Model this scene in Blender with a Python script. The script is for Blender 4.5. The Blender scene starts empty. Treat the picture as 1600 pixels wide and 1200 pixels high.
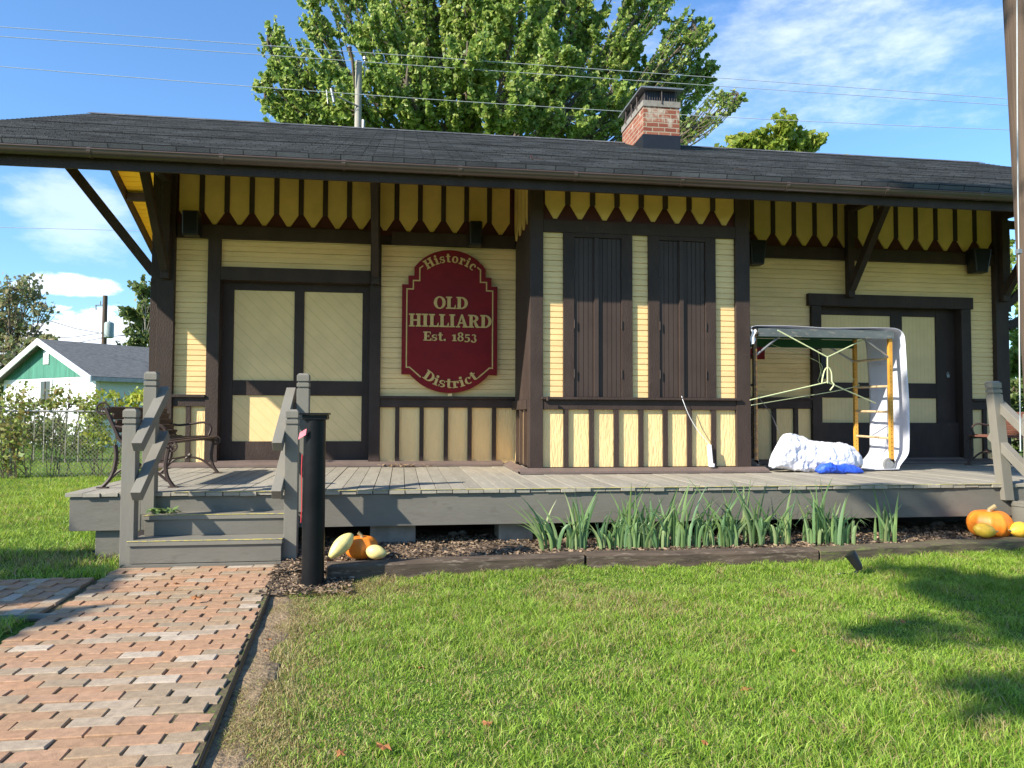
import bpy, math, random
import numpy as np
from mathutils import Vector, Matrix, noise
random.seed(7); RNG = np.random.default_rng(7)
R = math.radians
SC = bpy.context.scene; COL = SC.collection

# ---------------------------------------------------------------- camera
F_PX = 1200.0; YAW, PITCH, ROLL = R(8.169), R(2.269), R(0.2166); CZ = 1.3
_cy, _sy, _cp, _sp = math.cos(YAW), math.sin(YAW), math.cos(PITCH), math.sin(PITCH)
_F = Vector((_sy*_cp, _cy*_cp, _sp)); _R = Vector((_cy, -_sy, 0)); _U = _R.cross(_F)
_Rr = _R*math.cos(ROLL) + _U*math.sin(ROLL); _Ur = _U*math.cos(ROLL) - _R*math.sin(ROLL)
cam = bpy.data.objects.new('camera', bpy.data.cameras.new('camera')); COL.objects.link(cam)
cam.matrix_world = Matrix(((_Rr.x, _Ur.x, -_F.x, 0), (_Rr.y, _Ur.y, -_F.y, 0), (_Rr.z, _Ur.z, -_F.z, CZ), (0, 0, 0, 1)))
cam.data.sensor_width = 36.0; cam.data.lens = 36.0*F_PX/1600.0; cam.data.clip_end = 3000; cam.data.clip_start = .05
SC.camera = cam
def _ray(x, y): return _F + _Rr*((x-800)/F_PX) - _Ur*((y-600)/F_PX)
def P(x, y, Y):                      # the point seen at photo pixel x,y that stands at depth Y
    d = _ray(x, y); return Vector((0, 0, CZ)) + d*(Y/d.y)
def G(x, y, z=0.0):                  # the point at photo pixel x,y at height z
    d = _ray(x, y); return Vector((0, 0, CZ)) + d*((z-CZ)/d.z)

# ---------------------------------------------------------------- sky, sun, exposure
SUN_V = Vector((1.95, 1.0, -1.38)).normalized()         # the way the light travels
w = bpy.data.worlds.new('World'); SC.world = w; w.use_nodes = True
wn, wl = w.node_tree.nodes, w.node_tree.links
bg = wn['Background']; bg.inputs['Strength'].default_value = 0.115
sky = wn.new('ShaderNodeTexSky'); sky.sky_type = 'NISHITA'; sky.sun_disc = False
sky.sun_elevation = math.asin(-SUN_V.z); sky.sun_rotation = math.atan2(-SUN_V.x, -SUN_V.y) % (2*math.pi)
sky.air_density = 1.15; sky.dust_density = 0.25; sky.ozone_density = 3.0
wtc = wn.new('ShaderNodeTexCoord')
def wnode(t, **kw):
    n = wn.new(t)
    for k, v in kw.items(): setattr(n, k, v)
    return n
cm = wnode('ShaderNodeMapping'); cm.inputs['Scale'].default_value = (1, 1, 2.6)
wl.new(wtc.outputs['Generated'], cm.inputs['Vector'])
cn = wnode('ShaderNodeTexNoise'); cn.inputs['Scale'].default_value = 7.0; cn.inputs['Detail'].default_value = 8; cn.inputs['Roughness'].default_value = .62
wl.new(cm.outputs['Vector'], cn.inputs['Vector'])
_c2 = wnode('ShaderNodeMath', operation='MULTIPLY_ADD'); wl.new(cn.outputs['Fac'], _c2.inputs[0]); _c2.inputs[1].default_value = 2.4; _c2.inputs[2].default_value = -.72; cn2 = _c2.outputs[0]
def cloud(px, py, rad, amt, squash=2.2, sharp=.25):     # a patch of cloud in one direction of the sky
    d = _ray(px, py).normalized()
    sub = wnode('ShaderNodeVectorMath', operation='SUBTRACT'); wl.new(wtc.outputs['Generated'], sub.inputs[0]); sub.inputs[1].default_value = d
    mul = wnode('ShaderNodeVectorMath', operation='MULTIPLY'); wl.new(sub.outputs[0], mul.inputs[0]); mul.inputs[1].default_value = (1, 1, squash)
    ln = wnode('ShaderNodeVectorMath', operation='LENGTH'); wl.new(mul.outputs[0], ln.inputs[0])
    mr = wnode('ShaderNodeMapRange'); mr.inputs['From Min'].default_value = rad; mr.inputs['From Max'].default_value = 0
    wl.new(ln.outputs['Value'], mr.inputs['Value'])
    ad = wnode('ShaderNodeMath', operation='ADD'); wl.new(mr.outputs[0], ad.inputs[0]); wl.new(cn2, ad.inputs[1])
    m2 = wnode('ShaderNodeMapRange'); m2.inputs['From Min'].default_value = .85; m2.inputs['From Max'].default_value = .85+sharp; m2.inputs['To Max'].default_value = amt
    m2.interpolation_type = 'SMOOTHSTEP'
    wl.new(ad.outputs[0], m2.inputs['Value'])
    g5 = wnode('ShaderNodeMath', operation='MULTIPLY', use_clamp=True); wl.new(mr.outputs[0], g5.inputs[0]); g5.inputs[1].default_value = 4.0
    g6 = wnode('ShaderNodeMath', operation='MULTIPLY'); wl.new(g5.outputs[0], g6.inputs[0]); wl.new(m2.outputs[0], g6.inputs[1]); return g6.outputs[0]
cl = [cloud(1230, 60, .42, .42, 1.6, .9), cloud(130, 350, .13, .36, 1.8, .7), cloud(110, 445, .085, .75, 4.0, .22),
      cloud(170, 540, .14, .9, 2.0, .12), cloud(40, 545, .12, .7, 2.4, .2), cloud(1420, 60, .3, .22, 1.6, .9)]
mixc = sky.outputs[0]
tint = wnode('ShaderNodeMix', data_type='RGBA', blend_type='MULTIPLY'); tint.inputs[0].default_value = 1.0
wl.new(mixc, tint.inputs[6]); tint.inputs[7].default_value = (0.72, .965, 1.20, 1); mixc = tint.outputs[2]
for c in cl:
    m = wnode('ShaderNodeMix', data_type='RGBA'); wl.new(c, m.inputs[0]); wl.new(mixc, m.inputs[6]); m.inputs[7].default_value = (7.4, 7.7, 8.3, 1)
    mixc = m.outputs[2]
wl.new(mixc, bg.inputs['Color'])
sun = bpy.data.lights.new('sun', 'SUN'); sun.energy = 5.0; sun.angle = R(.5); sun.color = (1, .93, .80)
so = bpy.data.objects.new('sun', sun); COL.objects.link(so); so.rotation_euler = SUN_V.to_track_quat('-Z', 'Y').to_euler(); so.location = (-10, -6, 15)
SC.view_settings.view_transform = 'Standard'; SC.view_settings.look = 'None'; SC.view_settings.gamma = 1; SC.view_settings.exposure = 0.88
SC.render.resolution_x, SC.render.resolution_y = 1024, 768

# ---------------------------------------------------------------- helpers
def tag(o, label=None, cat=None, group=None, kind=None):
    if label: o['label'] = label
    if cat: o['category'] = cat
    if group: o['group'] = group
    if kind: o['kind'] = kind
    return o
def empty(name, loc, label, cat, group=None, rz=0.0):
    o = bpy.data.objects.new(name, None); COL.objects.link(o); o.location = loc; o.rotation_euler = (0, 0, rz); o.empty_display_size = .2
    return tag(o, label, cat, group)
def dup(root, loc, rz, label):
    r = root.copy(); COL.objects.link(r); r.location = loc; r.rotation_euler = (0, 0, rz); r['label'] = label
    for ch in [c for c in bpy.data.objects if c.parent == root]:
        c = ch.copy(); COL.objects.link(c); c.parent = r
        for g in [q for q in bpy.data.objects if q.parent == ch]:
            d = g.copy(); COL.objects.link(d); d.parent = c
    return r
def world_inv(p):
    if p.type == 'MESH': return Matrix.Identity(4)      # mesh parents are built in world coordinates
    m = Matrix.Identity(4)
    while p is not None:
        m = (Matrix.Translation(p.location) @ p.rotation_euler.to_matrix().to_4x4()) @ m if p.type == 'EMPTY' else m
        p = p.parent
    return m.inverted()
class MB:
    def __init__(s): s.v = []; s.f = []; s.m = []; s.cur = 0
    def add(s, vs, fs):
        b = len(s.v); s.v += [tuple(v) for v in vs]; s.f += [tuple(b+i for i in f) for f in fs]; s.m += [s.cur]*len(fs); return s
    def box(s, x0, x1, y0, y1, z0, z1):
        return s.add([(x0,y0,z0),(x1,y0,z0),(x1,y1,z0),(x0,y1,z0),(x0,y0,z1),(x1,y0,z1),(x1,y1,z1),(x0,y1,z1)],
                     [(0,3,2,1),(4,5,6,7),(0,1,5,4),(1,2,6,5),(2,3,7,6),(3,0,4,7)])
    def bar(s, a, b, w, h, up=(0,0,1)):        # rectangular bar from a to b, w across, h along 'up'
        a, b = Vector(a), Vector(b); d = (b-a).normalized(); sd = d.cross(Vector(up)).normalized()*w/2; u = sd.cross(d).normalized()*h/2
        return s.add([a-sd-u,a+sd-u,a+sd+u,a-sd+u,b-sd-u,b+sd-u,b+sd+u,b-sd+u],[(0,3,2,1),(4,5,6,7),(0,1,5,4),(1,2,6,5),(2,3,7,6),(3,0,4,7)])
    def prism(s, pts, y0, y1):                  # outline in (x,z), extruded from y0 (front) to y1
        n = len(pts)
        return s.add([(x,y0,z) for x,z in pts]+[(x,y1,z) for x,z in pts], [tuple(range(n)), tuple(range(2*n-1,n-1,-1))]+[(i,i+n,(i+1)%n+n,(i+1)%n) for i in range(n)])
    def loft(s, pts, x0, x1):                   # outline in (y,z), extruded along x
        n = len(pts)
        return s.add([(x0,y,z) for y,z in pts]+[(x1,y,z) for y,z in pts], [tuple(range(n)), tuple(range(2*n-1,n-1,-1))]+[(i,i+n,(i+1)%n+n,(i+1)%n) for i in range(n)])
    def tube(s, pts, r, n=8, cap=True):
        pts = [Vector(p) for p in pts]; k = len(pts); rr = r if isinstance(r, (list, tuple)) else [r]*k
        vs = []; prev = None
        for i, p in enumerate(pts):
            d = (pts[min(i+1,k-1)]-pts[max(i-1,0)]).normalized()
            if prev is None: a = d.cross(Vector((0,0,1)) if abs(d.z) < .9 else Vector((1,0,0))).normalized()
            else: a = (prev - d*prev.dot(d)).normalized()
            prev = a; b = d.cross(a)
            vs += [p+(a*math.cos(2*math.pi*j/n)+b*math.sin(2*math.pi*j/n))*rr[i] for j in range(n)]
        fs = [(i*n+j, i*n+(j+1)%n, (i+1)*n+(j+1)%n, (i+1)*n+j) for i in range(k-1) for j in range(n)]
        if cap: fs += [tuple(range(n-1,-1,-1)), tuple(range((k-1)*n, k*n))]
        return s.add(vs, fs)
    def lathe(s, prof, c=(0,0,0), n=24):        # prof: (radius, z)
        vs = [(c[0]+r*math.cos(2*math.pi*j/n), c[1]+r*math.sin(2*math.pi*j/n), c[2]+z) for r, z in prof for j in range(n)]
        k = len(prof); fs = [(i*n+j, i*n+(j+1)%n, (i+1)*n+(j+1)%n, (i+1)*n+j) for i in range(k-1) for j in range(n)]
        fs += [tuple(range(n-1,-1,-1)), tuple(range((k-1)*n, k*n))]
        return s.add(vs, fs)
    def build(s, name, mats, parent=None, smooth=False, local=False, bevel=0, label=None):
        me = bpy.data.meshes.new(name); me.from_pydata(s.v, [], s.f)
        mats = mats if isinstance(mats, (list, tuple)) else [mats]
        for m in mats: me.materials.append(m)
        if len(mats) > 1: me.polygons.foreach_set('material_index', s.m)
        if smooth: me.polygons.foreach_set('use_smooth', [True]*len(me.polygons))
        me.update(); o = bpy.data.objects.new(name, me); COL.objects.link(o)
        if parent is not None:
            o.parent = parent
            if not local: o.matrix_parent_inverse = world_inv(parent)
        if smooth and smooth != 'all':
            try: me.set_sharp_from_angle(angle=R(40))
            except Exception: pass
        if bevel:
            b = o.modifiers.new('bevel', 'BEVEL'); b.width = bevel; b.segments = 2; b.limit_method = 'ANGLE'; b.angle_limit = R(50)
        if label: o['label'] = label
        return o
def np_mesh(name, verts, faces, mats, parent=None, midx=None, smooth=False):
    verts = np.ascontiguousarray(verts, dtype=np.float32); faces = np.ascontiguousarray(faces, dtype=np.int32)
    k = faces.shape[1]; me = bpy.data.meshes.new(name); me.vertices.add(len(verts)); me.vertices.foreach_set('co', verts.ravel())
    me.loops.add(faces.size); me.loops.foreach_set('vertex_index', faces.ravel()); me.polygons.add(len(faces))
    me.polygons.foreach_set('loop_start', np.arange(0, faces.size, k, dtype=np.int32))
    for m in (mats if isinstance(mats, (list, tuple)) else [mats]): me.materials.append(m)
    if midx is not None: me.polygons.foreach_set('material_index', np.asarray(midx, dtype=np.int32))
    if smooth: me.polygons.foreach_set('use_smooth', np.ones(len(faces), dtype=bool))
    me.update(calc_edges=True); o = bpy.data.objects.new(name, me); COL.objects.link(o)
    if parent is not None: o.parent = parent; o.matrix_parent_inverse = world_inv(parent)
    return o

# ---------------------------------------------------------------- materials
def newmat(name):
    m = bpy.data.materials.new(name); m.use_nodes = True; return m, m.node_tree.nodes, m.node_tree.links, m.node_tree.nodes['Principled BSDF']
def paint(name, c, rough=.6, var=.14, scale=(6,6,6), bump=.25, bscale=60, bstretch=(1,1,1), c2=None, worn=.5, metal=0, spec=.35, island=0, bdist=.004):
    m, n, l, b = newmat(name)
    tc = n.new('ShaderNodeTexCoord'); mp = n.new('ShaderNodeMapping'); mp.inputs['Scale'].default_value = scale; l.new(tc.outputs['Object'], mp.inputs['Vector'])
    nz = n.new('ShaderNodeTexNoise'); nz.inputs['Scale'].default_value = 1; nz.inputs['Detail'].default_value = 7; nz.inputs['Roughness'].default_value = .6; l.new(mp.outputs[0], nz.inputs['Vector'])
    rmp = n.new('ShaderNodeValToRGB'); e = rmp.color_ramp.elements
    e[0].position = .3; e[1].position = .7
    e[0].color = (*[x*(1-var) for x in c], 1); e[1].color = (*[min(1, x*(1+var)) for x in c], 1)
    l.new(nz.outputs['Fac'], rmp.inputs[0]); out = rmp.outputs[0]
    if c2:
        n2 = n.new('ShaderNodeTexNoise'); n2.inputs['Scale'].default_value = 2.7; n2.inputs['Detail'].default_value = 9; n2.inputs['Roughness'].default_value = .7; l.new(mp.outputs[0], n2.inputs['Vector'])
        r2 = n.new('ShaderNodeMapRange'); r2.inputs['From Min'].default_value = worn; r2.inputs['From Max'].default_value = worn+.08; l.new(n2.outputs['Fac'], r2.inputs[0])
        mx = n.new('ShaderNodeMix'); mx.data_type = 'RGBA'; l.new(r2.outputs[0], mx.inputs[0]); l.new(out, mx.inputs[6]); mx.inputs[7].default_value = (*c2, 1); out = mx.outputs[2]
    if island:
        g = n.new('ShaderNodeNewGeometry'); mr = n.new('ShaderNodeMapRange'); mr.inputs['To Min'].default_value = 1-island; mr.inputs['To Max'].default_value = 1+island; l.new(g.outputs['Random Per Island'], mr.inputs[0])
        mx = n.new('ShaderNodeMix'); mx.data_type = 'RGBA'; mx.blend_type = 'MULTIPLY'; mx.inputs[0].default_value = 1; l.new(out, mx.inputs[6]); l.new(mr.outputs[0], mx.inputs[7]); out = mx.outputs[2]
    l.new(out, b.inputs['Base Color'])
    b.inputs['Roughness'].default_value = rough; b.inputs['Metallic'].default_value = metal; b.inputs['Specular IOR Level'].default_value = spec
    if bump:
        m3 = n.new('ShaderNodeMapping'); m3.inputs['Scale'].default_value = tuple(bscale*q for q in bstretch); l.new(tc.outputs['Object'], m3.inputs['Vector'])
        n3 = n.new('ShaderNodeTexNoise'); n3.inputs['Scale'].default_value = 1; n3.inputs['Detail'].default_value = 5; l.new(m3.outputs[0], n3.inputs['Vector'])
        bp = n.new('ShaderNodeBump'); bp.inputs['Strength'].default_value = bump; bp.inputs['Distance'].default_value = bdist; l.new(n3.outputs['Fac'], bp.inputs['Height']); l.new(bp.outputs[0], b.inputs['Normal'])
    return m
YEL = (.86, .60, .28)
M_SIDE = paint('yellow_siding_paint', YEL, .55, .10, (2,2,9), .25, 40, (.5,1,1), c2=(.70,.50,.25), worn=.60)
M_YPAN = paint('yellow_rough_panel', (.85, .60, .28), .65, .10, (3,3,1.2), .9, 26, (1.6,1,.35), bdist=.012)
M_YPIC = paint('yellow_picket_paint', (.70, .50, .17), .6, .12, (3,3,3), .5, 30, (1,1,.4))
M_YSOF = paint('yellow_soffit_paint', (.85, .55, .06), .6, .08, (3,3,3), .3, 30)
M_BRN = paint('dark_brown_paint', (.050, .034, .028), .62, .22, (4,4,2), .8, 60, (1.4,1.4,.5), bdist=.006, spec=.2, c2=(.085,.062,.052), worn=.64)
M_BRNV = paint('brown_shutter_paint', (.060, .042, .035), .5, .14, (4,4,2), .2, 60, spec=.2)
M_MAR = paint('maroon_frieze_paint', (.065, .012, .014), .6, .15, (4,4,4), .3, 50)
M_THR = paint('brown_flashing_board', (.15, .11, .095), .7, .15, (5,5,5), .3, 40)
M_GRY = paint('grey_fascia_paint', (.158, .145, .120), .6, .12, (2,2,5), .4, 60, (.3,1,1), c2=(.135,.122,.098), worn=.58)
M_GRYP = paint('grey_rail_paint', (.200, .183, .150), .6, .08, (6,6,2), .3, 60, (1,1,.3))
M_DECK = paint('grey_deck_paint_worn', (.31, .28, .225), .8, .13, (9,1.5,9), .5, 60, (1,.2,1), c2=(.41,.365,.29), worn=.56, island=.09)
M_YLINE = paint('worn_yellow_edge_paint', (.62, .52, .13), .7, .15, (8,8,8), .2, 60, c2=(.28,.27,.24), worn=.5)
M_GUT = paint('brown_metal_gutter', (.085, .055, .045), .28, .12, (3,3,3), .1, 20, metal=.0, spec=.7)
M_BLK = paint('black_plastic', (.012, .012, .014), .4, .2, (8,8,8), .1, 60, spec=.5)
M_BLKP = paint('black_painted_pipe', (.008, .008, .009), .4, .3, (8,8,8), .3, 90, c2=(.05,.05,.05), worn=.72, spec=.18)
M_DARK = paint('under_deck_painted_shade', (.03, .022, .018), .9, .3)  # near-black tone paints the shade below the deck onto the ground
M_CONC = paint('concrete_block', (.23, .21, .18), .9, .2, (10,10,10), .6, 60)
M_SIGN = paint('maroon_sign_paint', (.19, .006, .008), .5, .14, (5,5,5), .12, 60, spec=.2)
M_GOLD = paint('tan_gold_lettering', (.60, .41, .15), .5, .12, (20,20,20), .2, 90)
M_TIMB = paint('weathered_landscape_timber', (.085, .06, .042), .85, .35, (2.5,14,14), .9, 30, (.15,1,1), c2=(.19,.15,.11), worn=.55, bdist=.01)
M_MULCH = paint('brown_mulch_soil', (.12, .082, .055), .95, .5, (22,22,22), 1, 45, bdist=.03, c2=(.24,.17,.11), worn=.58)
M_CHIP = paint('wood_chips', (.20, .14, .09), .9, .3, (8,8,8), 0, island=.75)
M_IRONB = paint('brown_cast_iron', (.06, .04, .034), .5, .2, (10,10,10), .3, 60, spec=.25)
M_SLAT = paint('brown_bench_slats', (.085, .05, .036), .6, .2, (14,3,14), .3, 60)
M_SLATR = paint('reddish_bench_slats', (.19, .085, .06), .6, .2, (14,3,14), .3, 60)
M_GALV = paint('galvanised_steel', (.30, .30, .30), .4, .2, (8,8,8), .2, 60, metal=.6, c2=(.18,.12,.08), worn=.62)
M_SYEL = paint('scaffold_yellow_paint', (.62, .30, .045), .45, .15, (4,4,10), .2, 60, c2=(.42,.17,.06), worn=.6)
M_SRUNG = paint('scaffold_rung_pale_paint', (.58, .42, .24), .5, .2, (10,10,10), .1, 60)
M_SOLD = paint('scaffold_rusty_steel', (.11, .065, .035), .6, .35, (4,4,10), .3, 60, c2=(.24,.13,.03), worn=.5)
M_CAST = paint('grey_caster_rubber', (.22, .22, .22), .6, .2)
M_PLAT = paint('blue_grey_platform_rail', (.10, .115, .115), .5, .25, (3,3,12), .2, 60, c2=(.23,.20,.16), worn=.55)
M_GREEN = paint('green_painted_plank', (.012, .075, .028), .5, .2)
M_SHEET = None
M_ROPE = paint('pale_green_rope', (.62, .66, .36), .8, .15, (40,40,40), .2, 90)
M_WHITE = paint('white_paint', (.80, .80, .80), .6, .04, (4,4,4), .1, 40)
M_WPL = paint('white_plastic', (.75, .75, .76), .4, .05, (4,4,4), 0)
M_WSHADE = paint('white_wall_painted_shade', (.58, .66, .62), .7, .05, (2,2,2), .2, 20)  # the white garage wall again, greenish shade of its sides mixed into the colour
M_GGABLE = paint('green_vertical_boards', (.055, .20, .14), .7, .3, (9,9,.8), .2, 20, c2=(.12,.28,.21), worn=.56)
M_GROOF = paint('grey_asphalt_shingle', (.13, .13, .125), .9, .3, (7,7,14), .5, 20)
M_POLE = paint('grey_weathered_pole', (.36, .33, .28), .85, .2, (9,9,.8), .5, 30, (1,1,.1))
M_POLEB = paint('brown_utility_pole', (.105, .072, .05), .85, .35, (14,14,.9), .9, 30, (1.5,1.5,.08), bdist=.01, c2=(.09,.055,.035), worn=.6)
M_WIRE = paint('grey_cable', (.10, .10, .11), .5, .1, bump=0)
M_WIREL = paint('pale_steel_wire', (.45, .46, .46), .4, .1, bump=0)
M_TRANS = paint('transformer_grey_green', (.30, .36, .33), .5, .1)
M_BARK = paint('maple_bark', (.13, .105, .08), .9, .3, (9,9,2), .8, 20)
M_STEM = paint('pumpkin_stem', (.30, .24, .12), .8, .2)
M_GLASS = paint('dark_window_glass', (.03, .035, .04), .1, .1, bump=0, spec=.8)
def sheetmat():
    m, n, l, b = newmat('white_sheet_fabric')
    b.inputs['Base Color'].default_value = (.78, .79, .86, 1); b.inputs['Roughness'].default_value = .75
    t = n.new('ShaderNodeBsdfTranslucent'); t.inputs['Color'].default_value = (.75, .77, .86, 1)
    mx = n.new('ShaderNodeMixShader'); mx.inputs[0].default_value = .3; l.new(b.outputs[0], mx.inputs[1]); l.new(t.outputs[0], mx.inputs[2]); l.new(mx.outputs[0], n['Material Output'].inputs[0])
    tc = n.new('ShaderNodeTexCoord'); nz = n.new('ShaderNodeTexNoise'); nz.inputs['Scale'].default_value = 14; nz.inputs['Detail'].default_value = 4; l.new(tc.outputs['Object'], nz.inputs['Vector'])
    bp = n.new('ShaderNodeBump'); bp.inputs['Strength'].default_value = .35; bp.inputs['Distance'].default_value = .01; l.new(nz.outputs['Fac'], bp.inputs['Height']); l.new(bp.outputs[0], b.inputs['Normal'])
    return m
M_SHEET = sheetmat()
def foliage(name, cols, trans=.35, rough=.45):
    m, n, l, b = newmat(name); g = n.new('ShaderNodeNewGeometry'); r = n.new('ShaderNodeValToRGB'); r.color_ramp.interpolation = 'LINEAR'
    e = r.color_ramp.elements; e[0].color = (*cols[0], 1); e[1].color = (*cols[-1], 1)
    for i, c in enumerate(cols[1:-1]): q = e.new((i+1)/(len(cols)-1)); q.color = (*c, 1)
    l.new(g.outputs['Random Per Island'], r.inputs[0]); l.new(r.outputs[0], b.inputs['Base Color']); b.inputs['Roughness'].default_value = rough; b.inputs['Specular IOR Level'].default_value = .35
    t = n.new('ShaderNodeBsdfTranslucent'); hs = n.new('ShaderNodeHueSaturation'); hs.inputs['Value'].default_value = 1.35; hs.inputs['Hue'].default_value = .485; l.new(r.outputs[0], hs.inputs['Color']); l.new(hs.outputs[0], t.inputs['Color'])
    mx = n.new('ShaderNodeMixShader'); mx.inputs[0].default_value = trans; l.new(b.outputs[0], mx.inputs[1]); l.new(t.outputs[0], mx.inputs[2]); l.new(mx.outputs[0], n['Material Output'].inputs[0])
    return m
M_LEAF = foliage('maple_leaves', [(.10,.19,.04),(.21,.32,.065),(.33,.44,.10),(.52,.56,.20)], .5)
M_LEAFY = foliage('yellow_green_leaves', [(.17,.26,.035),(.28,.36,.05),(.42,.45,.10)], .48)
M_LEAFD = foliage('dark_green_leaves', [(.07,.12,.035),(.13,.19,.05),(.24,.27,.09)], .4)
M_LEAFO = foliage('olive_autumn_leaves', [(.15,.20,.07),(.25,.28,.12),(.36,.30,.18),(.21,.27,.10)], .4)
M_VINE = foliage('vine_leaves', [(.12,.19,.04),(.19,.28,.06),(.33,.36,.12),(.26,.17,.08),(.22,.30,.07),(.38,.40,.18)], .35)
M_IRIS = foliage('iris_blades', [(.08,.17,.06),(.14,.25,.10),(.24,.35,.11),(.18,.31,.15),(.38,.40,.15)], .35, .4)
M_GRASS = foliage('grass_blades', [(.07,.17,.014),(.19,.33,.026),(.30,.45,.045),(.42,.53,.10),(.16,.30,.03)], .35, .5)
M_STRAW = foliage('dead_grass_blades', [(.30,.20,.08),(.42,.31,.15),(.26,.26,.08),(.5,.4,.22)], .25, .6)
M_DRY = paint('dry_brown_leaf', (.30, .12, .04), .7, .3, (40,40,40), .3, 60)
M_PUMP = paint('orange_pumpkin_skin', (.78, .22, .018), .5, .25, (9,9,9), .2, 40, spec=.5)
M_SQ = paint('yellow_squash_skin', (.78, .64, .24), .5, .2, (9,9,9), .15, 40, spec=.5)
M_SQ2 = paint('deep_yellow_squash_skin', (.88, .50, .05), .5, .2, (9,9,9), .15, 40, spec=.5)
def groundmat():
    m, n, l, b = newmat('lawn_soil'); tc = n.new('ShaderNodeTexCoord')
    def nz(s, d=6):
        q = n.new('ShaderNodeTexNoise'); q.inputs['Scale'].default_value = s; q.inputs['Detail'].default_value = d; l.new(tc.outputs['Object'], q.inputs['Vector']); return q.outputs['Fac']
    r = n.new('ShaderNodeValToRGB'); e = r.color_ramp.elements; e[0].position = .32; e[0].color = (.045,.085,.014,1); e[1].position = .72; e[1].color = (.17,.25,.04,1)
    q = e.new(.5); q.color = (.09,.16,.022,1); l.new(nz(30), r.inputs[0])
    r2 = n.new('ShaderNodeMapRange'); r2.inputs['From Min'].default_value = .57; r2.inputs['From Max'].default_value = .72; l.new(nz(1.3, 8), r2.inputs[0])
    mx = n.new('ShaderNodeMix'); mx.data_type = 'RGBA'; l.new(r2.outputs[0], mx.inputs[0]); l.new(r.outputs[0], mx.inputs[6]); mx.inputs[7].default_value = (.20,.18,.07,1)
    l.new(mx.outputs[2], b.inputs['Base Color']); b.inputs['Roughness'].default_value = .95; b.inputs['Specular IOR Level'].default_value = .1
    bp = n.new('ShaderNodeBump'); bp.inputs['Strength'].default_value = .7; bp.inputs['Distance'].default_value = .05; l.new(nz(60, 3), bp.inputs['Height']); l.new(bp.outputs[0], b.inputs['Normal'])
    return m
M_GROUND = groundmat()
def shinglemat():
    m, n, l, b = newmat('dark_grey_shingles'); tc = n.new('ShaderNodeTexCoord'); mp = n.new('ShaderNodeMapping'); l.new(tc.outputs['Object'], mp.inputs['Vector'])
    # rows follow the slope: x along the eave, y up the slope
    br = n.new('ShaderNodeTexBrick'); br.inputs['Scale'].default_value = 1; br.inputs['Brick Width'].default_value = .32; br.inputs['Row Height'].default_value = .1389; br.inputs['Mortar Size'].default_value = .006; br.offset = .37
    br.inputs['Color1'].default_value = (.058,.059,.063,1); br.inputs['Color2'].default_value = (.115,.116,.121,1); br.inputs['Mortar'].default_value = (.012,.012,.013,1); l.new(mp.outputs[0], br.inputs['Vector'])
    nz = n.new('ShaderNodeTexNoise'); nz.inputs['Scale'].default_value = 2.2; nz.inputs['Detail'].default_value = 12; nz.inputs['Roughness'].default_value = .75; l.new(mp.outputs[0], nz.inputs['Vector'])
    mr = n.new('ShaderNodeMapRange'); mr.inputs['From Min'].default_value = .3; mr.inputs['From Max'].default_value = .7; mr.inputs['To Min'].default_value = .6; mr.inputs['To Max'].default_value = 1.45; l.new(nz.outputs['Fac'], mr.inputs[0])
    mx = n.new('ShaderNodeMix'); mx.data_type = 'RGBA'; mx.blend_type = 'MULTIPLY'; mx.inputs[0].default_value = 1; l.new(br.outputs[0], mx.inputs[6]); l.new(mr.outputs[0], mx.inputs[7]); l.new(mx.outputs[2], b.inputs['Base Color'])
    b.inputs['Roughness'].default_value = .85
    n3 = n.new('ShaderNodeTexNoise'); n3.inputs['Scale'].default_value = 90; l.new(tc.outputs['Object'], n3.inputs['Vector']); bp = n.new('ShaderNodeBump'); bp.inputs['Strength'].default_value = .6; bp.inputs['Distance'].default_value = .006; l.new(n3.outputs['Fac'], bp.inputs['Height']); l.new(bp.outputs[0], b.inputs['Normal'])
    return m
M_SHIN = shinglemat()
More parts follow.
